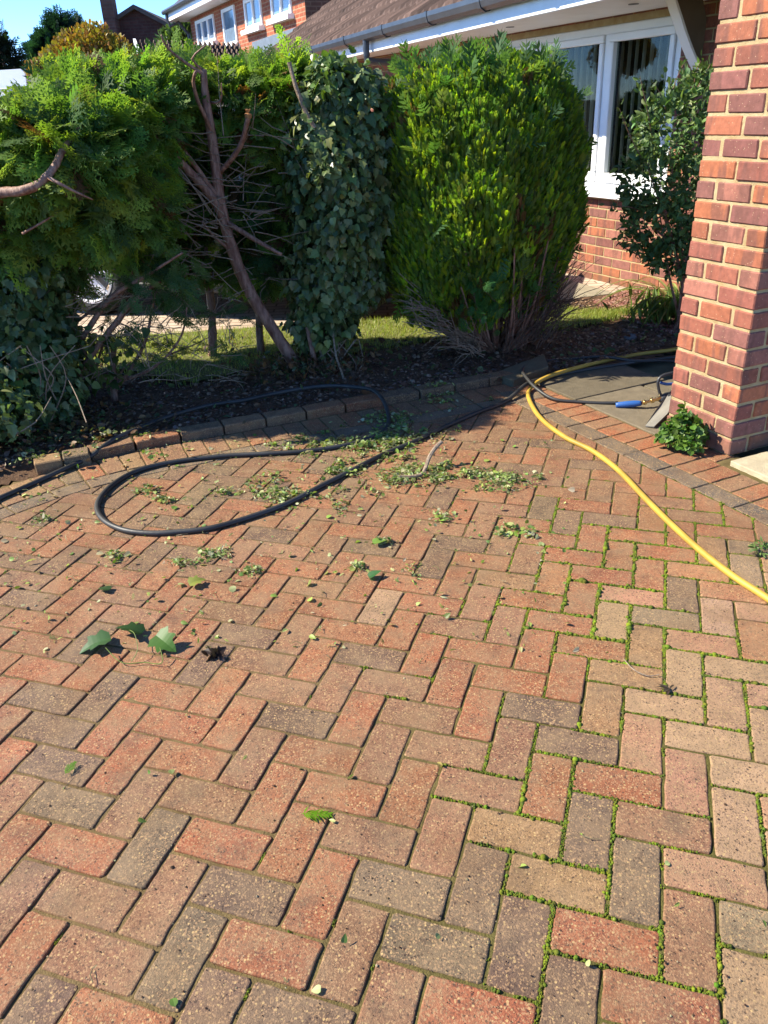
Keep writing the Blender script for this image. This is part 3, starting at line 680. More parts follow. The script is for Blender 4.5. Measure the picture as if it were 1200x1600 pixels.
# ---------------------------------------------------------------- bungalow
FR0 = frame((WP[0], WP[1], 0), (-D2[0], -D2[1]), N2)      # local x = towards the viewer along the wall, y = outwards
def bungalow():
    FR = FR0
    T = thing('bungalow', 'brick bungalow with white window, white soffit, black gutter and brown tiled roof', 'house', (WP[0], WP[1], 0))
    x0, x1, top = -8.0, 3.2, 1.94; wz0, wz1, wx0, wx1 = .70, 1.885, -1.35, 1.06
    bb = Buf(); r = 0; c_ = .075; g = .010; z = -.02
    while z < top:
        xx = x0 - (r % 2) * .1125
        while xx < x1:
            a, e = xx, xx + .225 - g; segs = [(a, e)]
            if z + c_ > wz0 + .01 and z < wz1 - .01: segs = [(a, min(e, wx0)), (max(a, wx1), e)]
            for (a2, e2) in segs:
                if e2 - a2 > .03: rbox(bb, a2, e2, -.1, RNG.normal(0, .0008), z, min(z + c_ - g, top), bcol(), FR, .003, .0007)
            xx += .225
        z += c_; r += 1
    w = bb.build('wall', MT['brick'], T)
    mb = Buf()
    for (a, e, z0, z1) in ((x0, x1, -.05, wz0), (x0, x1, wz1, top + .02), (x0, wx0, wz0, wz1), (wx1, x1, wz0, wz1)): box(mb, a, e, -.12, -.005, z0, z1, fr=FR)
    mb.build('mortar', MT['mortar'], T)
    # window
    fb = Buf(); y0, y1 = -.07, -.012
    def bar(a, e, z0, z1, yy0=y0, yy1=y1): rbox(fb, a, e, yy0, yy1, z0, z1, (1, 1, 1), FR, .005)
    bar(wx0, wx1, wz1 - .06, wz1); bar(wx0, wx1, wz0, wz0 + .075); bar(wx0, wx0 + .06, wz0 + .075, wz1 - .06); bar(wx1 - .06, wx1, wz0 + .075, wz1 - .06)
    bar(.245, .305, wz0 + .075, wz1 - .06); bar(-.56, -.50, wz0 + .075, wz1 - .06)
    win = fb.build('window', MT['upvc'], T)
    panes = [(wx0 + .06, -.56), (-.50, .245), (.305, wx1 - .06)]; sf = Buf(); gb = Buf()
    for (a, e) in panes:
        z0, z1 = wz0 + .075, wz1 - .06; k = .055
        for (p, q, r0, r1) in ((a, e, z1 - k, z1), (a, e, z0, z0 + k + .02), (a, a + k, z0 + k + .02, z1 - k), (e - k, e, z0 + k + .02, z1 - k)): rbox(sf, p + .002, q - .002, -.06, .004, r0 + .001, r1 - .001, (1, 1, 1), FR, .006)
        box(gb, a + k, e - k, -.040, -.036, z0 + k, z1 - k, fr=FR)
    sf.build('sash', MT['upvc'], win); gb.build('pane', MT['glass'], win)
    s_ = Buf(); rbox(s_, wx0 - .05, wx1 + .05, -.05, .07, wz0 - .035, wz0 + .002, (1, 1, 1), FR, .006); s_.build('sill', MT['upvc'], win)
    sb = Buf(); x = wx0 + .04
    while x < wx1 - .03:
        a = math.radians(57 + RNG.normal(0, 2.5)); ca, sa = math.cos(a), math.sin(a); hw = .042
        f2 = lambda V, x=x, ca=ca, sa=sa: FR(np.c_[x + V[:, 0] * ca, -.19 + V[:, 0] * sa, V[:, 2] + V[:, 1] * 0])
        V = np.array([(-hw, 0, wz0 + .10), (hw, 0, wz0 + .10), (hw, 0, wz1 - .03), (-hw, 0, wz1 - .03)]); V2 = V.copy(); 
        P1 = f2(V); P2 = P1 + np.array([D2[0], D2[1], 0]) * .002
        sb.add(np.concatenate([P1, P2]), BOXF); x += .082
    rbox(sb, wx0 + .03, wx1 - .03, -.22, -.17, wz1 - .03, wz1 + .01, (1, 1, 1), FR, .004)
    bl = sb.build('blind', MT['slat'], T)
    rb = Buf()
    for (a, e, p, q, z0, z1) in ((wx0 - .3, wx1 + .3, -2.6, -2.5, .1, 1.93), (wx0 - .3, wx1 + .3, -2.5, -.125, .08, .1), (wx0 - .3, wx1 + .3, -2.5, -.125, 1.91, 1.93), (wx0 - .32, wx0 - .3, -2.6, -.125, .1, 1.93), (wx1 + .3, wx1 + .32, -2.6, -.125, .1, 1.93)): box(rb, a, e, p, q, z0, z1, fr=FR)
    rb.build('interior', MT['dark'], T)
    # soffit, fascia, gutter
    ov = 0.0; zs = 1.941; ex0 = -9.9; ex1 = 2.6; FR = frame((1.44, 5.80, 0), (.330, -.944), (-.944, -.330))
    f = Buf(); box(f, ex0, ex1, -1.6, ov - .005, zs, zs + .02, fr=FR); sof = f.build('soffit', MT['fascia'], T)
    for px, py in ((990, 6), (797, 42)):
        p = onplane(px, py, (0, 0, zs), np.array([0, 0, 1.0])); v = Buf(); lathe(v, p + np.array([0, 0, .002]), (0, 0, -1), [(0, .036), (.006, .034), (.006, .0)], 20); v.build('soffit_vent', MT['gutter'], sof)
    f = Buf(); rbox(f, ex0, ex1, ov - .003, ov + .02, zs - .02, zs + .17, (1, 1, 1), FR, .004); f.build('fascia', MT['fascia'], T)
    gt = Buf(); prof = [(.0, .0), (.0, -.045), (.022, -.085), (.06, -.092), (.098, -.07), (.112, -.03), (.112, .004), (.106, .004), (.104, -.03), (.09, -.066), (.06, -.084), (.026, -.077), (.008, -.04), (.006, 0)]
    V = [(x, ov + .022 + a, zs + .165 + h) for x in (ex0, ex1) for a, h in prof]; n = len(prof)
    gt.add(FR(V), [t for k in range(n) for t in quadtri((k, (k + 1) % n, n + (k + 1) % n, n + k))])
    g = gt.build('gutter', MT['gutter'], T)
    for x in (-8.6, -7.2, -5.9, -4.6, -3.4, -2.3, -1.3, -.4, .5):
        cb = Buf(); V = [(xx, ov + .020 + a * 1.06, zs + .165 + h * 1.12 + .002) for xx in (x - .022, x + .022) for a, h in prof[:8]] + [(xx, ov + .016 + a, zs + .172 + h) for xx in (x - .022, x + .022) for a, h in prof[:8]]
        F = [t for k in range(7) for t in quadtri((k, k + 1, 8 + k + 1, 8 + k))] + [t for k in range(7) for t in quadtri((k, 16 + k, 17 + k, k + 1))] + [t for k in range(7) for t in quadtri((8 + k, 9 + k, 25 + k, 24 + k))]
        cb.add(FR(V), F); box(cb, x - .01, x + .01, ov + .02, ov + .13, zs + .166, zs + .175, fr=FR); cb.build('gutter_bracket', MT['gutter'], g)
    xo = -4.0
    dp = Buf(); P = [(xo, ov + .08, zs + .09), (xo, ov + .08, zs - .05), (xo, ov + .04, zs - .10), (xo + .05, -.26, zs - .13), (xo + .05, -.33, zs - .18), (xo + .05, -.35, zs - .3), (xo + .05, -.35, .05)]
    tube(dp, FR(P), .034, 12, step=.05); dp.build('downpipe', MT['gutter'], T)
    # roof tiles: rolled profile, stepped courses
    pitch = math.radians(31); rl = 5.2; ey, ez = ov + .05, zs + .155
    tb = Buf(); roll = .15; sub = 6; nxr = int((ex1 + .05 - ex0) / roll * sub); courses = int(rl / .3); zt = np.arange(sub)
    wave = .042 * np.maximum(0, np.cos(np.arange(sub) / sub * 2 * math.pi)) ** 1.0 + .006 * np.cos(np.arange(sub) / sub * 2 * math.pi)
    cp, sp_ = math.cos(pitch), math.sin(pitch)
    for k in range(courses):
        d0, d1 = k * .3 - .03, k * .3 + .3; V = []; C = []
        tint = {}
        for (d, lift) in ((d0, .0), (d0, .05), (d1, .006)):
            for i in range(nxr + 1):
                x = ex0 - .03 + i * roll / sub; h = wave[i % sub] + lift; y = ey - d * cp - h * sp_ * -1 * -1; V.append((x, y, ez + d * sp_ + h * cp))
                ti = i // sub
                if ti not in tint: tint[ti] = np.array(A(118, 96, 86)) * RNG.normal(1, .22)
                C.append(tint[ti])
        F = [t for r_ in range(2) for i in range(nxr) for t in quadtri((r_ * (nxr + 1) + i, r_ * (nxr + 1) + i + 1, (r_ + 1) * (nxr + 1) + i + 1, (r_ + 1) * (nxr + 1) + i))]
        tb.add(FR(V), F, np.array(C))
    roof = tb.build('roof', MT['tile'], T)
    db = Buf(); box(db, ex0, ex1, -4.4, ov - .01, zs + .021, zs + .03, fr=FR)
    P = FR([(ex0, ov + .04, zs + .13), (ex0, ov - rl * cp, zs + .13 + rl * sp_), (ex0, ov - rl * cp, zs + .13), (ex0 + .05, ov + .04, zs + .13), (ex0 + .05, ov - rl * cp, zs + .13 + rl * sp_), (ex0 + .05, ov - rl * cp, zs + .13)])
    db.add(P, [(0, 1, 2), (3, 5, 4)] + quadtri((0, 3, 4, 1))); db.build('gable_end', MT['fascia'], T)
    box_ = Buf(); box(box_, x0 + .02, x0 + .12, -4.3, -.125, 0, 1.93, fr=FR0); box_.build('side_wall', MT['brick'], T)
    # curved porch brace: brown board with a white front edge
    n3 = np.array([*D2, 0]); p0 = np.array([WP[0] - D2[0] * 1.22, WP[1] - D2[1] * 1.22, 0])
    W3 = lambda pts: smooth_path([onplane(x, y, p0, n3) for x, y in pts], .04)
    front = W3([(1040, -26), (1047, 0), (1056, 27), (1064, 52), (1073, 76), (1084, 102), (1099, 132)]); m = len(front)
    bk = [(1088, -26), (1090, 0), (1098, 40), (1107, 78), (1115, 112), (1120, 132)]; bk = np.array([onplane(x, y, p0, n3) for x, y in bk]); back = np.array([[np.interp(t, np.linspace(0, 1, len(bk)), bk[:, k]) for k in range(3)] for t in np.linspace(0, 1, m)])
    th = n3 * .045; br = Buf(); V = np.concatenate([front, back, front - th, back - th]); F = []
    for i in range(m - 1): F += quadtri((i, i + 1, m + i + 1, m + i)) + quadtri((2 * m + i, 3 * m + i, 3 * m + i + 1, 2 * m + i + 1)) + quadtri((m + i, m + i + 1, 3 * m + i + 1, 3 * m + i))
    br.add(V, F); bo = br.build('porch_brace', m_plain('brown_board', A(150, 132, 112), .8, .3, bump=.3, bs=60), T)
    ed = Buf(); out = unit(front - back) * .02; a1 = front + th * .4 + out * .1; a2 = front + out + th * .4; a3 = front + out - th * 1.4; a4 = front - th * 1.4 + out * .1; V = np.concatenate([a1, a2, a3, a4]); F = []
    for i in range(m - 1):
        for k in range(4): F += quadtri((k * m + i, k * m + i + 1, ((k + 1) % 4) * m + i + 1, ((k + 1) % 4) * m + i))
    ed.add(V, F); ed.build('brace_edge', MT['upvc'], bo)
bungalow()

# ---------------------------------------------------------------- houses behind
R_HOUSE = Matrix(((-D2[0], -N2[0], 0, 0), (-D2[1], -N2[1], 0, 0), (0, 0, 1, 0), (0, 0, 0, 1)))     # local x towards the viewer along the wall, local -y outwards
def local_mat(p): return Matrix.Translation(Vector((float(p[0]), float(p[1]), 0))) @ R_HOUSE
def lfr(p):
    p = np.asarray(p, float); return frame((p[0], p[1], 0), (-D2[0], -D2[1]), (-N2[0], -N2[1]))
def two_storey():
    c = Y(478, 30, 17.5); n3 = np.array([*N2, 0]); P0 = np.array([c[0], c[1], 0])
    def on(px, py):
        r = onplane(px, py, P0, n3); return float(np.dot((r - P0)[:2], -D2)), float(r[2])
    T = thing('two_storey_house', 'orange brick two storey house with white windows, beyond the tiled roof', 'house', (0, 0, 0), mat=local_mat(c))
    f = lfr(c); xl = on(298, 40)[0]; zt = on(300, 28)[1]; w = Buf(); box(w, xl, 0, 0, 7, -.05, zt, fr=f); w.build('wall', m_bricktex('orange_brick', 'x', A(222, 128, 92), A(204, 108, 76), A(226, 176, 140), 1, .225, .075, .012), T)
    s = Buf(); box(s, 0, .012, .003, 7, -.05, zt - .02, fr=f); s.build('side_wall', m_bricktex('shaded_orange_brick', 'y', A(120, 88, 76), A(104, 74, 66), A(130, 104, 92), 1, .225, .075, .012), T)  # side turned from the sun: its shade is painted in as darker brick
    e = Buf(); box(e, xl - .45, .35, -.5, .0, zt, zt + .03, fr=f); box(e, xl - .45, .35, -.52, -.5, zt - .03, zt + .2, fr=f); box(e, xl - .47, xl - .45, -.5, 7, zt - .03, zt + .2, fr=f); e.build('soffit', MT['fascia'], T)
    g = Buf(); tube(g, f([(xl - .5, -.58, zt + .19), (.35, -.58, zt + .19)]), .06, 8); tube(g, f([(xl - .3, -.55, zt + .15), (xl - .25, -.5, zt - .15), (xl - .05, -.08, zt - .35), (xl - .04, -.07, .1)]), .045, 8, step=.2); g.build('gutter', MT['gutter'], T)
    rf = Buf(); V = f([(xl - .5, -.55, zt + .2), (.4, -.55, zt + .2), (.4, 3.5, zt + 2.9), (xl - .5, 3.5, zt + 2.9), (xl - .5, 7.5, zt + .2), (.4, 7.5, zt + .2)]); rf.add(V, quadtri((0, 1, 2, 3)) + quadtri((3, 2, 5, 4)) + [(0, 3, 4), (1, 5, 2)], A(116, 96, 86)); rf.build('roof', MT['tile'], T)
    for k, (xa, xb, ya, yb, bars) in enumerate(((307, 335, 25, 72, 3), (350, 369, 5, 72, 1), (386, 411, -22, 44, 2), (428, 458, -30, 26, 2))):
        xm = (xa + xb) / 2; a = on(xa, 40)[0]; b_ = on(xb, 30)[0]; z1 = min(on(xm, ya)[1], zt - .12); z0 = on(xm, yb)[1]
        if k == 1: z0 = on(352, 74)[1]
        if k == 0: z0 = on(307, 74)[1]
        fb = Buf(); t = .07
        for (p, q, r, s_) in ((a, b_, z1 - t, z1), (a, b_, z0, z0 + t), (a, a + t, z0 + t, z1 - t), (b_ - t, b_, z0 + t, z1 - t)): box(fb, p, q, -.04, -.003, r, s_, fr=f)
        for i in range(1, bars): xx = a + (b_ - a) * i / bars; box(fb, xx - t / 2, xx + t / 2, -.045, -.004, z0 + t, z1 - t, fr=f)
        wn = fb.build('window', MT['upvc'], T); gb = Buf(); box(gb, a + t, b_ - t, -.012, -.006, z0 + t, z1 - t, fr=f); gb.build('pane', GLZ, wn)
        sb = Buf(); box(sb, a - .08, b_ + .08, -.14, -.003, z0 - .09, z0 - .001, fr=f); sb.build('sill', MT['upvc'], wn)
    # lead flashing where the lower roof meets the wall
    a, za = on(395, 66); b_, zb = on(477, 38); fl = Buf(); V = f([(a, -.02, za - .45), (b_, -.02, zb - .45), (b_, -.02, zb), (a, -.02, za), (a, -.004, za - .45), (b_, -.004, zb - .45), (b_, -.004, zb), (a, -.004, za)]); fl.add(V, BOXF); fl.build('flashing', m_plain('lead', (.13, .16, .20), .6, .4), T)
GLZ = m_plain('far_glass', (.16, .22, .30), .06, .9, vary=.2)
two_storey()
def porch_roof():
    a = Y(214, 68, 12.5); b_ = Y(372, 72, 12.0); c = Y(400, 128, 10.9); d = Y(232, 118, 11.4)
    T = thing('outbuilding', 'low outbuilding with brown pantile roof and white verge board behind the hedge', 'outbuilding', (float(d[0]), float(d[1]), 0))
    rb = Buf(); nu, nv = 22 * 6, 9; V = []; C = []; nrm = np.cross(b_ - a, d - a); nrm /= np.linalg.norm(nrm); nrm *= np.sign(nrm[2]); F = []; base = 0
    for r in range(nv):
        for (t, lf) in ((r / nv, .02), ((r + 1.08) / nv, .055), ((r + 1.08) / nv, 0)):
            for i in range(nu + 1):
                u = i / nu; p = (a * (1 - u) + b_ * u) * (1 - t) + (d * (1 - u) + c * u) * t; V.append(p + nrm * (lf + .035 * math.cos(i / 6 * 2 * math.pi))); C.append(np.array(A(126, 106, 94)) * (1 + .12 * math.sin(i // 6 * 12.9 + r * 4.1)))
        for q in range(2):
            for i in range(nu): k = base + q * (nu + 1) + i; F += quadtri((k, k + 1, k + nu + 2, k + nu + 1))
        base += 3 * (nu + 1)
    rb.add(V, F, np.array(C)); rb.build('roof', MT['tile'], T)
    vb = Buf(); off = (a - b_) / np.linalg.norm(a - b_) * .04
    vb.add([a + off + nrm * .06, d + off + nrm * .06, d + off - [0, 0, .2], a + off - [0, 0, .2], a + nrm * .06, d + nrm * .06, d - [0, 0, .2], a - [0, 0, .2]], BOXF); vb.build('verge_board', MT['fascia'], T)
    wb = Buf(); q = lambda p: np.array([p[0], p[1], 0]); top = .06
    P = [d - nrm * top, c - nrm * top, b_ - nrm * top, a - nrm * top]; wb.add([q(x) - [0, 0, .05] for x in P] + P, BOXF); wb.build('wall', m_plain('render', A(206, 196, 178), .9, .2, bump=.4, bs=40), T)
porch_roof()
def gable_house():
    dep = 34; ap = Y(212, 15, dep); lf = Y(140, 62, dep); rt = Y(292, 58, dep); w2 = np.array([0, 9.0, 0])
    T = thing('gabled_house', 'distant brown house with a shaded gable and tall chimney, left of the orange brick house', 'house', (float(ap[0]), float(ap[1]), 0))
    z = lambda p, zz: np.array([p[0], p[1], zz]); b = Buf(); F0 = [z(lf, -.05), z(rt, -.05), rt, ap, lf]; V = F0 + [v + w2 for v in F0]
    b.add(V, [(0, 1, 2), (0, 2, 3), (0, 3, 4), (5, 7, 6), (5, 8, 7), (5, 9, 8)] + quadtri((0, 4, 9, 5)) + quadtri((1, 6, 7, 2)))
    b.build('wall', m_bricktex('dark_brick', 'x', A(128, 84, 76), A(112, 74, 68), A(120, 90, 82), 1, .3, .1, .02), T)
    r = Buf(); e = np.array([0, -.25, 0]); up = np.array([0, 0, .14])
    for s_, p in ((-1, lf), (1, rt)):
        ext = p + (p - ap) * .06; q = [ap + e, ext + e, ext + w2, ap + w2]; r.add([v + up for v in q] + [v for v in q], BOXF, A(128, 112, 104))
    r.build('roof', MT['tile'], T)
    ch = Buf(); c0 = Y(168, 70, dep - .6); c1 = Y(186, 70, dep - .6); zt = Y(170, -30, dep)[2]
    box(ch, c0[0], c1[0], dep - .6, dep - .05, 0, zt); box(ch, c0[0] - .08, c1[0] + .08, dep - .68, dep + .03, zt - .3, zt); ch.build('chimney', m_bricktex('chimney_brick', 'x', A(150, 104, 90), A(130, 88, 78), A(140, 108, 96), 1, .3, .1, .02), T)
gable_house()

# ---------------------------------------------------------------- vehicles behind the hedge
def wheel(T, p, ax, r=.32, w=.2):
    t = Buf(); lathe(t, p, ax, [(-w, r * .66), (-w, r * .97), (-w * .9, r), (-.02, r), (0, r * .96), (.004, r * .72), (-.02, r * .70)], 40); ty = t.build('wheel', MT['tyre'], T, True)
    a = Buf(); lathe(a, p, ax, [(-.015, r * .71), (.006, r * .71), (.008, r * .66), (-.03, r * .62), (-.12, r * .60)], 40)
    ax = np.asarray(ax, float); up = np.array([0, 0, 1.0]); s = np.cross(ax, up); 
    for k in range(5):
        for d in (-.13, .13):
            an = k * 2 * math.pi / 5 + d; dr = up * math.cos(an) + s * math.sin(an); pr = -up * math.sin(an) + s * math.cos(an)
            V = [p + dr * .03 + pr * .022 + ax * .004, p + dr * .03 - pr * .022 + ax * .004, p + dr * r * .66 - pr * .013 - ax * .002, p + dr * r * .66 + pr * .013 - ax * .002]
            a.add(V + [v - ax * .03 for v in V], BOXF)
    lathe(a, p, ax, [(-.03, .05), (.01, .05), (.016, .03), (.016, 0)], 16); a.build('rim', MT['alloy'], ty)
    d_ = Buf(); lathe(d_, p - ax * .07, ax, [(0, r * .5), (.004, 0)], 24); d_.build('brake_disc', MT['steel'], ty)
def extr(b, prof, y0, y1, fr, taper=None, c=(1, 1, 1)):
    """side profile (x,z) extruded across the width; taper(z) narrows the upper body"""
    n = len(prof); V = []
    for s, y in ((0, y0), (1, y1)):
        for (x, z) in prof:
            t = taper(z) if taper else 0; V.append((x, y + (t if s == 0 else -t), z))
    ar = .5 * sum(prof[i][0] * prof[(i + 1) % n][1] - prof[(i + 1) % n][0] * prof[i][1] for i in range(n))
    from mathutils.geometry import tessellate_polygon
    tri = tessellate_polygon([[Vector((x, z, 0)) for x, z in prof]])
    F = [t for i in range(n) for t in quadtri((i, (i + 1) % n, n + (i + 1) % n, n + i))] + [tuple(t) for t in tri] + [tuple(n + v for v in t[::-1]) for t in tri]
    b.add(fr(V), F, c)
def arch(cx, r, x0, x1, z, n=10):
    return [(cx - r * math.cos(math.pi * k / n), z + r * math.sin(math.pi * k / n)) for k in range(n + 1)]
def car():
    w0 = G(136, 431, .31); ax = np.array([.951, -.309, 0]); ay = np.array([-.309, -.951, 0])            # nose to the right, near side towards us
    T = thing('parked_car', 'dark parked car seen through the hedge, silver alloy wheel showing low on the left', 'car', (float(w0[0]), float(w0[1]), 0))
    fr = frame((w0[0], w0[1], 0), ax, ay); wb = 2.16
    prof = [(-.72, .30), (-.36, .24)] + arch(0, .37, 0, 0, .24) + [(.40, .22), (wb - .40, .22)] + arch(wb, .37, 0, 0, .24) + [(wb + .42, .24), (wb + .86, .26), (wb + .92, .45), (wb + .84, .66), (wb + .55, .80), (wb - .35, .93), (wb - .95, 1.38), (wb - 1.5, 1.46), (.75, 1.46), (.0, 1.40), (-.42, 1.02), (-.74, .92), (-.80, .55)]
    b = Buf(); tp = lambda z: max(0, z - .9) * .42
    extr(b, prof, -1.72, .015, fr, tp); b.build('body', MT['carpaint'], T)
    g = Buf()
    for quad in ([(-.22, 1.02), (.55, .99), (.62, 1.38), (.12, 1.35)], [(.62, .99), (1.22, .98), (1.15, 1.40), (.69, 1.385)], [(1.29, .98), (wb - .52, .97), (wb - 1.02, 1.34), (1.22, 1.40)]):
        V = [(x, .02 - tp(z), z) for x, z in quad]; g.add(fr(V + [(x, y - .01, z) for x, y, z in V]), BOXF)
    g.build('side_window', MT['carglass'], T)
    for x in (0, wb):
        for y in (.0, -1.50): wheel(T, fr([(x, y, .32)])[0], ay if y == 0 else -ay)
    s = Buf(); rbox(s, .42, wb - .42, -.02, .03, .2, .27, (1, 1, 1), fr, .01); s.build('sill', MT['black'], T)
    h = Buf()
    for x in (.55, 1.15): h = Buf(); rbox(h, x - .1, x + .06, .015, .045, .86, .89, (1, 1, 1), fr, .008); h.build('door_handle', MT['carpaint'], T)
    l = Buf(); rbox(l, -.79, -.62, -.22, .0, .74, .9, (1, 1, 1), fr, .02); l.build('tail_lamp', MT['lamp'], T)
    m = Buf(); rbox(m, wb - .62, wb - .46, .02, .18, .95, 1.07, (1, 1, 1), fr, .02); m.build('wing_mirror', MT['carpaint'], T)
car()
def van():
    p = Y(38, 132, 19.0); ax = np.array([.97, -.24, 0]); ay = np.array([-.24, -.97, 0]); zt = Y(30, 107, 19.0)[2]
    T = thing('white_van', 'white high roofed van at the far left, only its roof above the hedge', 'van', (float(p[0]) - 2.5, float(p[1]), 0))
    fr = frame((p[0], p[1], 0), ax, ay); L = -5.4
    prof = [(L, .4), (L + .55, .35)] + arch(L + 1.0, .4, 0, 0, .35) + [(L + 1.5, .33), (-1.5, .33)] + arch(-1.0, .4, 0, 0, .35) + [(-.55, .35), (0, .4), (.02, 1.0), (0, zt - .08), (-.08, zt), (L + 1.3, zt), (L + 1.0, zt - .06), (L + .35, 1.35), (L + .02, 1.1)]
    b = Buf(); extr(b, prof, -1.9, .0, fr, lambda z: max(0, z - 1.2) * .08); b.build('body', MT['vanwhite'], T)
    g = Buf(); V = [(x, .012, z) for x, z in ((L + .6, 1.3), (L + 1.5, 1.3), (L + 1.5, 1.85), (L + .95, 1.85))]; g.add(fr(V + [(x, y - .02, z) for x, y, z in V]), BOXF); g.build('side_window', MT['carglass'], T)
    r = Buf(); rbox(r, L + 1.5, .03, .0, .03, zt - .42, zt - .34, (1, 1, 1), fr, .01); r.build('roof_rail', m_plain('grey_trim', (.4, .41, .45), .5, .4), T)
    for x in (L + 1.0, -1.0):
        for y in (-.02, -1.65): wheel(T, fr([(x, y, .34)])[0], ay if y > -1 else -ay, .34)
van()

# ---------------------------------------------------------------- foliage templates
def spray_template(seed, n=9, sub=2, wid=.045, open_=52, droop=.18):
    """a flat fern-like conifer spray, unit length along +y, in the xy plane"""
    r = np.random.default_rng(seed); V = []; F = []
    def blade(p, d, L, w, z0=0):
        d = d / np.linalg.norm(d); q = np.array([-d[1], d[0], 0]); k = len(V)
        for t, s in ((0, .35), (.45, 1.0)):
            V.append(p + d * L * t + q * w * s); V.append(p + d * L * t - q * w * s)
        V.append(p + d * L)
        F.extend([(k, k + 1, k + 3), (k, k + 3, k + 2), (k + 2, k + 3, k + 4)])
    blade(np.zeros(3), np.array([0, 1.0, 0]), 1.0, wid * .5)
    for i in range(n):
        t = .06 + .86 * i / n
        for s in (-1, 1):
            a = math.radians(open_ + r.normal(0, 7)) * (1 - .35 * t); L = .46 * (1 - t) ** .75 * (.45 + .55 * min(1, t * 4)) * r.uniform(.75, 1.15) + .06
            d = np.array([s * math.sin(a), math.cos(a), r.normal(0, .12)]); p = np.array([0, t, 0.0])
            blade(p, d, L, wid * .55)
            for k in range(sub if L > .16 else 0):
                u = .3 + .5 * k / max(1, sub - 1) if sub > 1 else .5
                for s2 in (-1, 1):
                    a2 = a + s2 * s * math.radians(38); d2 = np.array([s * math.sin(a2), math.cos(a2), r.normal(0, .15)])
                    blade(p + d / np.linalg.norm(d) * L * u, d2, L * .42, wid * .5)
    V = np.array(V); V[:, 2] += -droop * V[:, 1] ** 2 - .25 * np.abs(V[:, 0]) ** 1.5
    return V, np.array(F)
SPRAYS = [spray_template(s) for s in range(4)]
SPRAYS_S = [spray_template(s + 10, 6, 0, .07) for s in range(3)]
UPRIGHT = [spray_template(s + 20, 8, 1, .042, 34, -.08) for s in range(3)]
FINE = [spray_template(s + 30, 7, 0, .085, 30, -.08) for s in range(4)]
def outline_leaf(pts, fold=.18, curl=.12):
    """leaf blade from its right-hand outline (x>=0) with a folded midrib, unit length along +y"""
    k = len(pts); V = [(0, y, 0) for _, y in pts] + [(x, y, fold * x) for x, y in pts] + [(-x, y, fold * x) for x, y in pts]; F = []
    for i in range(k - 1):
        F += [(i, k + i, k + i + 1), (i, k + i + 1, i + 1), (i, 2 * k + i + 1, 2 * k + i), (i, i + 1, 2 * k + i + 1)]
    V = np.array(V, float); V[:, 2] -= curl * (V[:, 1] - .2) ** 2; return V, np.array(F)
IVY = outline_leaf([(.04, -.02), (.34, -.14), (.52, .10), (.36, .26), (.50, .52), (.26, .56), (.20, .72), (.02, 1.0)])
IVY2 = outline_leaf([(.03, -.02), (.28, -.10), (.40, .12), (.36, .38), (.22, .66), (.02, .95)])
OVATE = outline_leaf([(.02, 0), (.20, .18), (.26, .42), (.19, .72), (.01, 1.0)], .3, .25)
ROUND = outline_leaf([(.04, 0), (.34, .10), (.48, .40), (.40, .72), (.12, .94), (.02, .96)], .15, .2)
LANCE = outline_leaf([(.02, 0), (.10, .3), (.11, .6), (.01, 1.0)], .3, .3)
def _unit(v): return v / (np.linalg.norm(v, axis=-1, keepdims=True) + 1e-9)
def basis(d, nrm):
    """matrices whose y column is d and z column is close to nrm"""
    d = unit(d); x = unit(np.cross(d, nrm)); z = np.cross(x, d); return np.stack([x, d, z], 2)
def put(buf, temps, pos, d, nrm, size, cols):
    Mx = basis(d, nrm) * size[:, None, None]; pick = RNG.integers(0, len(temps), len(pos))
    for k, (TV, TF) in enumerate(temps):
        s = pick == k; inst(buf, TV, TF, pos[s], Mx[s], cols[s])
def ball(n):
    v = RNG.normal(0, 1, (n, 3)); return unit(v)
def lobes_points(lobes, n, rmin=.55, inner=.8):
    """points in the outer shell of a union of ellipsoids; also the outward direction"""
    C = np.array([l[0] for l in lobes], float); R = np.array([l[1] if np.ndim(l[1]) else (l[1],) * 3 for l in lobes], float)
    w = (R.prod(1)) ** (2 / 3); pick = RNG.choice(len(lobes), n, p=w / w.sum()); v = ball(n); r = RNG.uniform(rmin, 1.0, n) ** .6
    p = C[pick] + v * R[pick] * r[:, None]; keep = np.ones(n, bool)
    for k in range(len(lobes)): keep &= ~((((p - C[k]) / R[k]) ** 2).sum(1) < inner ** 2) | (pick == k)
    return p[keep], unit(v / R[pick])[keep]
def pal(cs, n, var=.15):
    c = np.array([A(*x) for x in cs])[RNG.integers(0, len(cs), n)]; return (c * RNG.normal(1, var, (n, 1)).clip(.4) * RNG.normal(1, .05, (n, 3))).clip(.004, .7)
TOSUN = np.array([SD[0], SD[1], SD[2]])
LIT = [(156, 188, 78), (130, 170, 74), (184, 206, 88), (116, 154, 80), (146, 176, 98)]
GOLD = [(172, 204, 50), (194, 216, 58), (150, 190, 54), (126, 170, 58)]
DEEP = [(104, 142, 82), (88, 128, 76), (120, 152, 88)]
def conifer_crown(name, T, lobes, n, size, cs, mat=None, temps=None, up=.0, droop=.45, rmin=.5, flat=.5):
    p, o = lobes_points(lobes, n, rmin); n = len(p)
    d = unit(o + np.array([0, 0, up - droop * .3]) + RNG.normal(0, .45, (n, 3))); nr = unit(np.array([0, 0, 1.0]) * flat + o * (1 - flat) + RNG.normal(0, .4, (n, 3)))
    b = Buf(); put(b, temps or SPRAYS, p, d, nr, RNG.uniform(*size, n), pal(cs, n)); return b.build(name, mat or MT['conifer'], T)
def limb(b, P, r0, r1, sides=8, jit=.07, step=.04):
    P = np.asarray(P, float); R = np.linspace(r0, r1, len(P)); tube(b, np.c_[P, R], 0, sides, step=step, jit=jit)
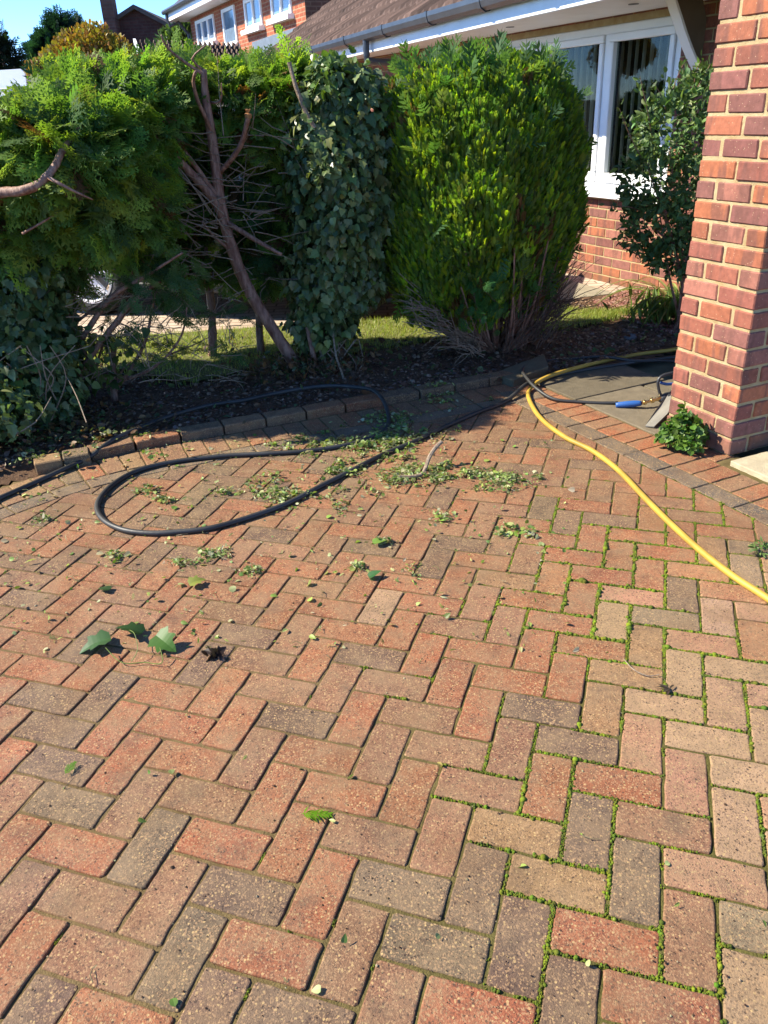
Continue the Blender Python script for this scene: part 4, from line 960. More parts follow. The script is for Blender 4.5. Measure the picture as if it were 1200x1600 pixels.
def twigs(b, starts, dirs, L, r, n=4, wob=.25):
    for s, d, l in zip(starts, dirs, L):
        P = [s]; v = d / np.linalg.norm(d)
        for k in range(n): v = v + RNG.normal(0, wob, 3) * .5; v /= np.linalg.norm(v); P.append(P[-1] + v * l / n)
        tube(b, np.c_[np.array(P), np.linspace(r, r * .3, n + 1)], 0, 4, cap=False, c=A(130, 150, 80))

# ---------------------------------------------------------------- left conifer: big feathery mass at the left end of the hedge
def left_conifer():
    T = thing('conifer', 'feathery green conifer filling the left end of the hedge, with a bent bare limb', 'conifer', (-2.0, 4.35, 0))
    P = lambda x, y, d: Y(x, y, d)
    lob = [(P(60, 248, 4.1), (.36, .36, .19)), (P(-90, 270, 4.2), (.42, .42, .28)), (P(170, 205, 4.35), (.30, .34, .18)), (P(120, 255, 4.0), (.30, .32, .22)),
           (P(185, 320, 4.1), (.18, .26, .18)), (P(190, 275, 4.3), (.17, .25, .24)), (P(45, 350, 4.15), (.32, .32, .22)), (P(-80, 350, 4.3), (.5, .4, .4)), (P(225, 172, 4.6), (.24, .3, .14)),
           (P(140, 166, 4.5), (.28, .3, .10)), (P(20, 232, 4.4), (.34, .3, .09)), (P(-200, 260, 4.4), (.5, .5, .6)), (P(20, 455, 4.3), (.26, .3, .14))]
    conifer_crown('crown', T, lob, 9500, (.10, .21), LIT * 4 + [(160, 118, 78)], droop=1.0)
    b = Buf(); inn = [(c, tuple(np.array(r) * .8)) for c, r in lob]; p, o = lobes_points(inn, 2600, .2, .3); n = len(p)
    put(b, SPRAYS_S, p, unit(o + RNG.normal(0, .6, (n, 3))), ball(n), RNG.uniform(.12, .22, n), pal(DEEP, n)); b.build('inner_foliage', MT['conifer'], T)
    t = Buf(); base = np.array([-2.02, 4.35, 0])
    limb(t, [base, base + [.03, .0, .5], P(20, 380, 4.35), P(60, 250, 4.4), P(90, 170, 4.4)], .055, .02); limb(t, [base + [.1, .05, .05], P(95, 520, 4.3), P(90, 430, 4.3), P(150, 330, 4.35)], .03, .012)
    limb(t, [base + [.2, .0, .0], P(90, 560, 4.15), P(86, 480, 4.2), P(95, 390, 4.2)], .024, .012); limb(t, [base + [.2, .0, .05], P(110, 560, 4.1), P(170, 470, 4.1), P(230, 430, 4.0), P(285, 395, 3.95)], .02, .005)
    limb(t, [base + [.3, .0, .02], P(120, 590, 4.1), P(200, 480, 4.1), P(250, 440, 4.05)], .022, .008)
    t.build('trunk', MT['bark'], T, True)
    t = Buf(); limb(t, [P(-60, 310, 3.62), P(0, 301, 3.60), P(30, 299, 3.58), P(62, 287, 3.58), P(84, 262, 3.62), P(100, 232, 3.70), P(122, 204, 3.82), P(150, 175, 4.0)], .023, .010, 12, .07, .025); limb(t, [P(76, 277, 3.57), P(110, 296, 3.56), P(145, 312, 3.6)], .009, .003)
    limb(t, [P(35, 365, 3.7), P(70, 345, 3.7), P(110, 320, 3.8)], .006, .003); t.build('limb', MT['bark'], T, True)
    t = Buf(); n = 90; c = np.array([P(x, y, 4.1 + RNG.uniform(-.2, .2)) for x, y in np.c_[RNG.uniform(40, 240, n), RNG.uniform(470, 600, n)]])
    twigs(t, c, np.c_[RNG.normal(.4, .6, n), RNG.normal(-.1, .4, n), RNG.normal(.4, .5, n)], RNG.uniform(.12, .3, n), .003); t.build('twigs', MT['twig'], T)
    s = Buf(); k = 70; p = np.array([P(x, y, d) for x, y, d in zip(RNG.uniform(185, 300, k), RNG.uniform(400, 470, k), RNG.uniform(3.9, 4.2, k))]); put(s, SPRAYS, p, unit(np.c_[RNG.normal(.5, .5, k), RNG.normal(-.2, .4, k), RNG.normal(-.4, .4, k)]), ball(k), RNG.uniform(.07, .13, k), pal(DEEP, k)); s.build('lower_sprays', MT['conifer'], T)
left_conifer()

def mid_conifer():
    T = thing('conifer', 'conifer behind the bare pruned trunk, green tufts along its clipped top', 'conifer', (-1.1, 5.05, 0))
    P = lambda x, y, d: Y(x, y, d)
    lob = [(P(270, 185, 4.9), (.28, .26, .20)), (P(350, 180, 4.9), (.26, .24, .20)), (P(420, 185, 4.9), (.24, .24, .22)), (P(470, 185, 4.9), (.20, .22, .24)), (P(205, 190, 4.9), (.24, .26, .22)),
           (P(250, 270, 4.95), (.34, .22, .30)), (P(350, 290, 4.95), (.36, .2, .30)), (P(430, 300, 4.95), (.30, .2, .35)), (P(240, 370, 4.95), (.32, .2, .18)), (P(330, 385, 4.97), (.34, .2, .16)), (P(420, 400, 4.95), (.28, .2, .18)), (P(490, 330, 4.92), (.2, .2, .4))]
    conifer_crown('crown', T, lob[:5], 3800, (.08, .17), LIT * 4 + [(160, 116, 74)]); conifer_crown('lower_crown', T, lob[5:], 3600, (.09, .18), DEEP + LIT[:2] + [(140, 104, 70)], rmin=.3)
    b = Buf(); k = 130; xs = RNG.uniform(215, 520, k); p = np.array([P(x, 138 - 16 * math.sin(x * .045) - 14 * (x < 300) + RNG.normal(0, 12), 4.92 + RNG.uniform(-.15, .15)) for x in xs])
    put(b, UPRIGHT, p, unit(np.c_[RNG.normal(0, .45, k), RNG.normal(0, .3, k), np.ones(k)]), ball(k), RNG.uniform(.10, .2, k), pal(LIT, k)); b.build('top_shoots', MT['conifer'], T)
    b = Buf(); k = 260; sx = [(365, 340), (300, 330), (275, 400), (345, 355), (170, 480), (420, 480)]
    t = Buf(); limb(t, [(-1.05, 4.95, 0), P(330, 480, 4.98), P(310, 330, 4.98), P(280, 200, 4.95)], .03, .014); limb(t, [(-.74, 4.97, 0), P(405, 470, 4.98), P(420, 330, 4.98), P(430, 210, 4.95)], .026, .012); t.build('trunk', MT['bark'], T, True)
    t = Buf(); n = 230; c = np.array([P(x, y, 4.75 + RNG.uniform(-.25, .15)) for x, y in np.c_[RNG.uniform(190, 470, n), RNG.uniform(200, 450, n)]]); twigs(t, c, np.c_[RNG.normal(-.7, .7, n), RNG.normal(-.4, .4, n), RNG.normal(.1, .4, n)], RNG.uniform(.12, .4, n), .0032); t.build('twigs', MT['twig'], T)
mid_conifer()

def pruned_tree():
    T = thing('pruned_tree', 'leaning bare reddish trunk with sawn-off side limbs, in the middle of the hedge', 'tree', (-.46, 4.62, 0)); P = lambda x, y, d=4.55: Y(x, y, d)
    t = Buf(); tr = [(478, 596), (455, 560), (428, 517), (398, 470), (372, 415), (354, 360), (343, 310), (336, 250), (328, 195), (321, 150), (318, 108)]
    R = [.042, .036, .034, .033, .032, .031, .030, .027, .024, .020, .016]; tube(t, np.array([[*P(x, y), r] for (x, y), r in zip(tr, R)]), 0, 14, step=.03, jit=.05)
    limb(t, [P(478, 600), P(492, 575, 4.5), P(486, 540, 4.5), P(478, 500, 4.55)], .018, .012); limb(t, [P(470, 600), P(500, 590, 4.5), P(520, 560, 4.5)], .02, .008); limb(t, [P(470, 585), P(440, 600, 4.45), P(420, 610, 4.4)], .018, .008)
    t.build('trunk', MT['bark'], T, True)
    for P_, r0, r1 in (([(352, 345), (325, 300), (290, 262), (262, 232), (240, 205)], .026, .016), ([(352, 330), (320, 280), (290, 240), (255, 200)], .015, .010), ([(344, 268), (362, 248), (377, 225), (384, 200), (388, 182)], .014, .012),
                       ([(334, 210), (322, 185), (308, 155), (302, 128), (306, 112)], .012, .007), ([(360, 390), (335, 370), (315, 345)], .010, .005), ([(350, 345), (378, 362), (408, 380), (440, 398)], .016, .009), ([(318, 116), (290, 98), (262, 75), (252, 55)], .009, .004), ([(318, 110), (300, 92), (322, 70)], .007, .003), ([(330, 160), (345, 158), (346, 130)], .006, .003)):
        b = Buf(); limb(b, [P(x, y, 4.55 - .05 * i) for i, (x, y) in enumerate(P_)], r0, r1, 9, .05, .03); b.build('branch', MT['bark'], T, True)
    c = Buf(); q = P(388, 180, 4.35); lathe(c, q, (.15, -.1, 1), [(-.012, .017), (.006, .018), (.008, .014), (.010, 0)], 12); k = 26
    for i in range(10): a = i * .63; tube(c, [q + [0, 0, .004], q + [.012 * math.cos(a), .012 * math.sin(a), .018 + .012 * RNG.random()]], .0022, 4)
    c.build('sawn_end', MT['wood'], T)
    t = Buf(); n = 26
    st = np.array([P(x, y, 4.45 + RNG.uniform(-.1, .1)) for x, y in np.c_[RNG.uniform(300, 372, n), RNG.uniform(260, 420, n)]]); twigs(t, st, np.c_[RNG.normal(-1, .4, n), RNG.normal(-.3, .3, n), RNG.normal(.35, .35, n)], RNG.uniform(.15, .5, n), .0035, 5, .18)
    n = 14; st = np.array([P(x, y, 4.45) for x, y in np.c_[RNG.uniform(345, 420, n), RNG.uniform(300, 440, n)]]); twigs(t, st, np.c_[RNG.normal(.8, .4, n), RNG.normal(-.3, .3, n), RNG.normal(.0, .35, n)], RNG.uniform(.15, .35, n), .003, 5, .2)
    for q in ([(185, 227), (232, 227), (255, 240), (290, 275), (330, 335)], [(205, 250), (262, 262), (300, 290), (350, 335)]): limb(t, [P(x, y, 4.4) for x, y in q], .0025, .004, 5)
    t.build('dry_twigs', MT['twig'], T)
    b = Buf()
    for (x, y, k, sp) in ((268, 300, 16, 22), (300, 345, 14, 14), (372, 348, 7, 9), (385, 232, 9, 9), (262, 318, 9, 12), (240, 215, 20, 20), (275, 110, 40, 24), (405, 140, 30, 26), (262, 150, 20, 22)):
        p = np.array([P(x + RNG.normal(0, sp), y + RNG.normal(0, sp * .7), 4.72 + RNG.normal(0, .08)) for _ in range(k)]); put(b, SPRAYS, p, unit(np.c_[RNG.normal(0, .7, k), RNG.normal(-.2, .5, k), RNG.normal(.3, .5, k)]), unit(ball(k) + [0, -.4, .6]), RNG.uniform(.06, .13, k), pal(LIT + GOLD[2:], k))
    b.build('green_sprays', MT['conifer'], T)
    g = Buf(); k = 900; p = np.c_[RNG.normal(-.42, .20, k), RNG.normal(4.5, .12, k), RNG.uniform(.03, .14, k)]; put(g, [LANCE, OVATE], p, unit(np.c_[RNG.normal(0, .6, k), RNG.normal(-.3, .6, k), RNG.normal(.4, .5, k)]), ball(k), RNG.uniform(.015, .05, k), pal([(150, 110, 70), (120, 90, 60), (90, 110, 60)], k)); g.build('dead_growth', MT['debris'], T)
pruned_tree()

def ivy_mass(T, lobes, n, size, cs, name='leaves', rmin=.82):
    p, o = lobes_points(lobes, n, rmin, .85); n = len(p); p = p + o * (RNG.exponential(.012, n)[:, None]) + RNG.normal(0, .012, (n, 3)); d = unit(np.array([0, 0, -1.0]) * .9 + o * .4 + RNG.normal(0, .5, (n, 3))); nr = unit(o + np.array([0, -.1, .35]) + RNG.normal(0, .45, (n, 3)))
    b = Buf(); put(b, [IVY, IVY, IVY2], p, d, nr, RNG.uniform(*size, n), pal(cs, n, .2)); return b.build(name, MT['ivy'], T)
IVC = [(108, 134, 80), (130, 152, 96), (92, 118, 72), (154, 172, 112), (122, 150, 80), (150, 160, 90)]
def ivy_column():
    T = thing('ivy_column', 'tall column of dark glossy ivy over a dead stem, between the bare trunk and the domed cypress', 'ivy', (-.2, 4.78, 0)); P = lambda x, y, d=4.70: Y(x, y, d)
    lob = [(P(520, 150), (.15, .18, .19)), (P(508, 205), (.21, .23, .24)), (P(520, 270), (.26, .32, .27)), (P(530, 350), (.27, .33, .28)), (P(515, 430), (.26, .26, .25)), (P(505, 500), (.2, .22, .18)), (P(560, 200), (.18, .2, .3)), (P(575, 300), (.16, .2, .3)), (P(560, 425), (.15, .16, .2)), (P(562, 170), (.12, .15, .2))]
    ivy_mass(T, lob, 8500, (.022, .056), IVC, rmin=.7)
    ivy_mass(T, [(c, tuple(np.array(r) * .8)) for c, r in lob], 3500, (.05, .08), IVC[:2], 'inner_leaves', .6)
    p, o = lobes_points([lob[0], lob[8]], 500, .9); k = len(p); b = Buf(); put(b, [IVY2, ROUND], p, unit(np.array([0, 0, -.6]) + o + RNG.normal(0, .5, (k, 3))), unit(o + RNG.normal(0, .4, (k, 3))), RNG.uniform(.03, .05, k), pal([(128, 158, 74), (110, 142, 70)], k)); b.build('young_leaves', MT['ivy'], T)
    t = Buf(); limb(t, [(-.22, 4.78, 0), P(505, 480), P(520, 300), P(515, 180)], .05, .03); limb(t, [P(492, 200, 4.5), P(478, 175, 4.5), P(462, 135, 4.5), P(452, 97, 4.5)], .012, .010); limb(t, [P(540, 610, 4.35), P(535, 585, 4.38), P(526, 560, 4.4), P(520, 520, 4.5)], .008, .005)
    for k in range(14): x = RNG.uniform(470, 545); limb(t, [P(x, 600 + RNG.normal(0, 8), 4.5), P(x + RNG.normal(0, 12), 570, 4.5), P(x + RNG.normal(0, 25), 530, 4.55)], .005, .002, 5)
    t.build('stem', MT['twig'], T)
ivy_column()
def left_ivy():
    T = thing('ivy', 'dark ivy bank covering the foot of the hedge at the far left', 'ivy', (-2.05, 3.95, 0)); P = lambda x, y, d=3.95: Y(x, y, d)
    lob = [(P(20, 560, 3.95), (.32, .28, .26)), (P(-60, 480, 4.0), (.4, .3, .3)), (P(60, 520, 4.05), (.18, .24, .28)), (P(20, 430, 4.05), (.28, .26, .25)), (P(-100, 620, 3.7), (.4, .4, .2)), (P(60, 620, 3.9), (.24, .2, .12)), (P(0, 360, 4.0), (.2, .2, .2)), (P(-30, 640, 3.6), (.28, .25, .1))]
    ivy_mass(T, lob, 7500, (.022, .056), IVC + [(96, 118, 62)], rmin=.7); ivy_mass(T, [(c, tuple(np.array(r) * .8)) for c, r in lob], 2500, (.05, .08), IVC[:2], 'inner_leaves', .5)
    t = Buf()
    for k in range(7): x = RNG.uniform(0, 110); limb(t, [P(x, 640 + RNG.normal(0, 15), 3.75), P(x + RNG.normal(0, 20), 590, 3.72), P(x + RNG.normal(10, 30), 540, 3.7)], .004, .002, 5)
    limb(t, [P(20, 680, 3.45), P(55, 660, 3.5), P(80, 620, 3.6)], .004, .002, 5); limb(t, [P(135, 660, 3.5), P(120, 620, 3.6), P(105, 590, 3.7)], .003, .002, 5); t.build('stem', MT['twig'], T)
    b = Buf(); k = 1100; p = np.c_[RNG.normal(-1.75, .3, k), RNG.normal(3.72, .14, k), RNG.uniform(.03, .08, k)]; put(b, [OVATE, IVY2, LANCE], p, unit(np.c_[RNG.normal(0, 1, (k, 2)), RNG.normal(.1, .3, k)]), unit(ball(k) + [0, 0, 1.0]), RNG.uniform(.015, .04, k), pal([(150, 120, 80), (120, 92, 66), (96, 118, 62), (170, 130, 80)], k)); b.build('dead_leaves', MT['debris'], T)
left_ivy()

def sapling():
    T = thing('sapling', 'thin post-like stub with bare forked branches and sparse sprigs, right of the dark ivy bank', 'sapling', (-1.46, 4.22, 0)); P = lambda x, y, d=4.2: Y(x, y, d)
    t = Buf(); limb(t, [P(180, 630), P(176, 590), P(177, 560), P(175, 535)], .018, .014, 10); t.build('stub', MT['bark'], T, True)
    for q, r0, r1 in (([(178, 612), (205, 575), (228, 530), (238, 480), (245, 455)], .013, .004), ([(190, 595), (230, 580), (262, 555), (285, 520), (292, 480)], .010, .004), ([(182, 600), (150, 580), (128, 540), (110, 500), (100, 460)], .012, .006), ([(178, 605), (190, 580), (205, 565)], .007, .003), ([(150, 575), (165, 530), (190, 500), (205, 470)], .008, .003), ([(100, 520), (150, 480), (190, 460), (215, 400)], .009, .003), ([(262, 555), (300, 540), (330, 525)], .005, .002), ([(228, 530), (200, 510), (180, 505)], .005, .002)):
        b = Buf(); limb(b, [P(x, y, 4.2 - .03 * i) for i, (x, y) in enumerate(q)], r0, r1, 7, .04, .03); b.build('branch', MT['bark'], T, True)
    t = Buf(); n = 150; st = np.array([P(x, y, 4.1 + RNG.uniform(-.1, .15)) for x, y in np.c_[RNG.uniform(90, 380, n), RNG.uniform(455, 600, n)]]); twigs(t, st, np.c_[RNG.normal(.3, .8, n), RNG.normal(0, .4, n), RNG.normal(.1, .35, n)], RNG.uniform(.08, .24, n), .0026, 4, .35); t.build('twigs', MT['twig'], T)
    b = Buf(); k = 85; p = np.array([P(RNG.uniform(150, 400), RNG.uniform(460, 560), 4.15 + RNG.normal(0, .1)) for _ in range(k)]); put(b, SPRAYS, p, unit(np.c_[RNG.normal(.3, .8, k), RNG.normal(-.1, .4, k), RNG.normal(-.3, .4, k)]), unit(ball(k) + [0, 0, .5]), RNG.uniform(.05, .11, k), pal(DEEP, k))
    k = 150; p = np.array([P(RNG.normal(150, 30), RNG.uniform(510, 610), 4.1 + RNG.normal(0, .1)) for _ in range(k)]); put(b, [IVY, IVY2], p, unit(RNG.normal(0, .6, (k, 3)) + [0, 0, -.5]), unit(ball(k) + [0, -.5, .5]), RNG.uniform(.03, .055, k), pal(IVC, k)); b.build('sprigs', MT['conifer'], T)
sapling()

def domed_cypress():
    T = thing('domed_cypress', 'large clipped dome-shaped cypress, golden green at its sunlit left, bare stems at its foot', 'cypress', (.74, 4.86, 0))
    c = Y(758, 262, 4.9); rx, ry, rz = .63, .60, .90; zb = .15; ce = np.array([c[0] - .062, 4.9, c[2]]); ztop = Y(740, 78, 4.9)[2]; ce[2] = ztop - rz + .02
    def surf(th, u):
        # u 0..1 from the foot of the foliage to the top; superellipse outline, wider low down
        z = zb + (ztop - zb) * u; s = (1 - np.clip((u - .45) / .55, 0, 1) ** 3.6) ** .42 * (1 - .36 * np.clip((.42 - u) / .42, 0, 1) ** 1.5)
        lump = 1 + .07 * (vnoise(th * 2.2, u * 4, 21) - .5) * 2 + .035 * (vnoise(th * 6, u * 11, 22) - .5) * 2
        return np.stack([ce[0] + (rx * s * lump + .03 * (1 - u)) * np.cos(th), ce[1] + ry * s * lump * np.sin(th), z], -1)
    n = 74000; th = RNG.uniform(0, 2 * math.pi, n); th = np.where((np.sin(th) > .45) & (RNG.random(n) < .6), -th, th); u = 1 - RNG.random(n) ** 1.25; u = np.where(u < .02, RNG.random(n), u)
    low = u < .36; keep = ~low | (RNG.random(n) < np.clip(np.where(np.cos(th) < .15, .40 + u * 4.5, u * 2.0 - .06), 0, 1)); th, u = th[keep], u[keep]; n = len(th)
    e = 1e-2; p = surf(th, u); tu = surf(th, np.clip(u + e, 0, 1)) - p; tt = surf(th + e, u) - p; o = unit(np.cross(tt, tu)); o = np.where(np.isfinite(o), o, [0, 0, 1.0]); o[u > .985] = [0, 0, 1]
    dep = RNG.random(n) ** 1.7 * .13; p = p - o * dep[:, None] - o * .05
    d = unit(o * .36 + np.array([0, 0, 1.0]) + RNG.normal(0, .22, (n, 3))); nr = unit(o + RNG.normal(0, .55, (n, 3)))
    b = Buf(); cl = pal(GOLD + LIT, n, .2); lm = vnoise(p[:, 0] * 3 + p[:, 1] * 2, p[:, 2], 41, 3.0)[:, None]; cl = cl * (.75 + .5 * lm); br_ = (vnoise(p[:, 0] + p[:, 1], p[:, 2] + p[:, 1], 42, 8.0) > .80) & (RNG.random(n) < .6); cl[br_] = pal([(160, 124, 80), (140, 112, 70)], int(br_.sum())); put(b, FINE, p, d, nr, RNG.uniform(.032, .075, n), cl); b.build('crown', MT['conifer'], T)
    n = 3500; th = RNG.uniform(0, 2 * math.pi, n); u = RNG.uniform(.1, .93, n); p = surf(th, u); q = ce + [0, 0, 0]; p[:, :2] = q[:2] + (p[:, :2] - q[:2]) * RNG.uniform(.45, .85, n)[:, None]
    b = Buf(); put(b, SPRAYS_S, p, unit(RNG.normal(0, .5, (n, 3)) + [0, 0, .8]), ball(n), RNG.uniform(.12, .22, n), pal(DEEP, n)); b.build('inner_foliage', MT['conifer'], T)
    # stems fanning up from the root
    t = Buf(); n = 150
    for k in range(n):
        a = RNG.uniform(0, 2 * math.pi); r0 = RNG.uniform(.02, .13); rr = RNG.uniform(.5, .93); top = surf(np.array([a]), np.array([RNG.uniform(.18, .5)]))[0]; top[:2] = ce[:2] + (top[:2] - ce[:2]) * rr
        s = np.array([.74 + r0 * math.cos(a), 4.86 + r0 * math.sin(a), .02]); m = s * .55 + top * .45 + np.array([math.cos(a) * .06, math.sin(a) * .06, -.06]); limb(t, [s, m, top], RNG.uniform(.006, .014), .004, 6, .05, .06)
    t.build('stems', MT['bark'], T)
    t = Buf(); n = 420; a = RNG.uniform(-1.1, .9, n) - math.pi / 2 * RNG.integers(0, 2, n) * 0; a = np.where(RNG.random(n) < .5, a, RNG.uniform(-2.6, -.3, n)); st = np.c_[.74 + .28 * np.cos(a) * RNG.uniform(.5, 1.5, n), 4.86 + .28 * np.sin(a) * RNG.uniform(.5, 1.4, n), RNG.uniform(.08, .45, n)]
    twigs(t, st, np.c_[np.cos(a) * .6, np.sin(a) * .6, np.full(n, .9)] + RNG.normal(0, .25, (n, 3)), RNG.uniform(.12, .34, n), .0032, 4, .3)
    t.build('bare_twigs', m_bark('dark_twig', A(104, 80, 66), A(150, 120, 100), (20, 20, 20)), T)
    # dead tan twigs to the lower left
    t = Buf(); n = 330; st = []; dr = []
    for k in range(n): q = RNG.random(); st.append(np.array([.62 - .30 * q + RNG.normal(0, .03), 4.62 + RNG.normal(0, .06), .10 + .26 * q + RNG.normal(0, .04)])); dr.append(np.array([-1.0, -.25, .75 + RNG.normal(0, .45)]) + RNG.normal(0, .2, 3))
    twigs(t, st, dr, RNG.uniform(.08, .26, n), .0028, 5, .35)
    for k in range(14): limb(t, [(.70, 4.72, .05), (.56 + RNG.normal(0, .04), 4.62, .18), (.40 + RNG.normal(0, .05), 4.58, .3 + RNG.normal(0, .06)), (.2 + RNG.normal(0, .05), 4.56, .42 + RNG.normal(0, .1))], .007, .002, 5)
    t.build('dead_twigs', m_bark('tan_twig', A(170, 136, 108), A(220, 190, 160), (30, 30, 30)), T)
    b = Buf(); k = 60; p = np.array([Y(RNG.normal(752, 18), RNG.normal(468, 20), 4.42 + RNG.normal(0, .05)) for _ in range(k)]); put(b, SPRAYS, p, unit(np.c_[RNG.normal(.1, .4, k), RNG.normal(-.3, .3, k), RNG.normal(.8, .4, k)]), unit(ball(k) + [0, -.8, .2]), RNG.uniform(.05, .085, k), pal([(84, 140, 70), (96, 150, 76)], k)); b.build('low_sprig', MT['conifer'], T)
domed_cypress()

def window_shrub():
    c0 = G(1075, 520); T = thing('shrub', 'broad-leaved evergreen shrub in front of the white window, beside the pillar', 'shrub', (float(c0[0]), float(c0[1]), 0)); dp = c0[1]; P = lambda x, y, d=0: Y(x, y, dp - .15 + d)
    lob = [(P(1070, 210), (.30, .26, .26)), (P(1035, 280), (.27, .24, .24)), (P(1090, 300), (.30, .26, .30)), (P(1035, 350), (.24, .22, .2)), (P(1060, 400), (.2, .2, .12)), (P(1100, 170), (.22, .2, .22)), (P(1085, 380), (.2, .2, .2)), (P(1130, 250), (.3, .3, .5))]
    p, o = lobes_points(lob, 8500, .5, .6); n = len(p); b = Buf(); put(b, [OVATE, OVATE, LANCE], p, unit(o * .6 + RNG.normal(0, .6, (n, 3)) + [0, 0, .25]), unit(ball(n) + [-.4, -.2, .7]), RNG.uniform(.035, .06, n), pal([(130, 164, 92), (108, 146, 84), (156, 182, 108), (94, 128, 76)], n, .2)); b.build('leaves', MT['leaf'], T)
    for (x0, y0, x1, y1) in ((1020, 220, 1000, 120), (1040, 190, 1022, 130), (1060, 180, 1068, 100), (1085, 150, 1095, 95), (1010, 260, 968, 170), (1000, 330, 950, 325), (1000, 400, 965, 372), (1050, 180, 1045, 120), (1075, 160, 1110, 100), (1010, 380, 985, 345)):
        t = Buf(); lv = Buf(); a, e = P(x0, y0), P(x1, y1, -.1); limb(t, [a, (a + e) / 2 + RNG.normal(0, .02, 3), e], .004, .0015, 5); m = 30; q = np.linspace(0, 1, m); p = a + (e - a) * q[:, None] + RNG.normal(0, .012, (m, 3))
        put(lv, [OVATE], p, unit((e - a)[None] / .4 + RNG.normal(0, .8, (m, 3))), ball(m), RNG.uniform(.025, .045, m), pal([(124, 150, 84), (104, 134, 76)], m)); sh = t.build('shoot', MT['bark'], T); lv.build('leaves', MT['leaf'], sh)
    t = Buf()
    for k in range(14): limb(t, [(c0[0] + RNG.normal(0, .05), c0[1] + RNG.normal(0, .04), 0), P(1075 + RNG.normal(0, 15), 430), P(1060 + RNG.normal(0, 40), 300 + RNG.normal(0, 50))], .012, .004, 6)
    t.build('stems', MT['bark'], T)
window_shrub()
def strappy():
    c0 = G(1062, 500); T = thing('strappy_plant', 'clump of arching sword-like leaves below the broad-leaved shrub', 'plant', (float(c0[0]), float(c0[1]), 0)); b = Buf()
    for k in range(70):
        a = RNG.uniform(0, 2 * math.pi) if k > 16 else RNG.normal(math.pi + .25, .4); L = RNG.uniform(.32, .74); rise = RNG.uniform(.5, 1.25); w = RNG.uniform(.007, .013); h = np.array([math.cos(a), math.sin(a), 0]); sd = np.array([-math.sin(a), math.cos(a), 0]); V = []; F = []; m = 9
        for i in range(m + 1):
            t = i / m; p = np.array([c0[0], c0[1], .02]) + h * L * (t * .85) + np.array([0, 0, L * rise * (t - .9 * t * t)]); ww = w * (1 - t ** 2.5) + .0005
            V += [p - sd * ww + [0, 0, .004], p, p + sd * ww + [0, 0, .004]]
        for i in range(m):
            q = i * 3; F += quadtri((q, q + 1, q + 4, q + 3)) + quadtri((q + 1, q + 2, q + 5, q + 4))
        b.add(V, F, pal([(150, 176, 84), (120, 150, 72), (184, 190, 110), (160, 140, 84)], 1)[0])
    b.build('blades', MT['leaf'], T)
    b = Buf(); k = 420; p = np.c_[c0[0] + RNG.normal(-.08, .16, k), c0[1] + RNG.normal(-.12, .10, k), RNG.uniform(.02, .14, k)]; put(b, [LANCE, BLADE], p, unit(np.c_[RNG.normal(0, .35, (k, 2)), np.ones(k)]), ball(k), RNG.uniform(.06, .15, k), pal([(150, 176, 76), (120, 150, 66)], k)); b.build('low_shoots', MT['leaf'], T)['kind'] = 'stuff'
BLADE = (BV * np.array([.6, .5, 1]) @ np.array([[1, 0, 0], [0, 0, 1], [0, 1, 0]]), BF)
strappy()
def clump(name, label, cat, px, py, r, n, size, h, cs, temps=None, group=None):
    g = G(px, py, 0); T = thing(name, label, cat, (float(g[0]), float(g[1]), 0), group); b = Buf(); a = RNG.uniform(0, 2 * math.pi, n); rl_ = .65 + .6 * vnoise(np.cos(a) + 3, np.sin(a) + 3, 51, 2.6); rr = r * np.sqrt(RNG.random(n)) * .98; z = (.45 + 1.0 * vnoise(np.cos(a) * rr / r + 3, np.sin(a) * rr / r + 3, 52, 2.4)) * h * np.sqrt(np.clip(1 - (rr / r) ** 2, 0, 1)) * RNG.uniform(.55, 1, n) + .012
    p = np.c_[g[0] + rr * rl_ * np.cos(a), g[1] + rr * rl_ * np.sin(a), z]; o = unit(np.c_[np.cos(a) * rr / r, np.sin(a) * rr / r, np.full(n, .8)])
    put(b, temps or [ROUND, ROUND, IVY2], p, unit(o * [1, 1, .2] + RNG.normal(0, .5, (n, 3))), unit(o + RNG.normal(0, .35, (n, 3))), RNG.uniform(*size, n), pal(cs, n)); b.build('leaves', MT['leaf'], T)
    t = Buf(); k = min(40, n // 5); twigs(t, np.c_[g[0] + RNG.normal(0, r * .25, (k, 1)), g[1] + RNG.normal(0, r * .25, (k, 1)), np.full(k, .0)], np.c_[RNG.normal(0, .5, (k, 2)), np.ones(k)], RNG.uniform(.5, 1, k) * h, .0016); t.build('stems', MT['leaf'], T)
clump('weed', 'bushy bright green weed growing against the foot of the brick pillar', 'weed', 1063, 700, .095, 620, (.018, .032), .14, [(120, 160, 60), (100, 146, 54), (140, 176, 76)])
clump('weed', 'small light green weed on the paving at the right edge, under the yellow hose end', 'weed', 1190, 868, .035, 60, (.014, .026), .03, [(140, 170, 90), (110, 150, 70)], [OVATE, LANCE])
clump('weed', 'small leafy seedling in the bed just behind the kerb, left of the hose loop', 'weed', 745, 598, .05, 70, (.012, .022), .03, [(120, 150, 70), (96, 130, 62)])

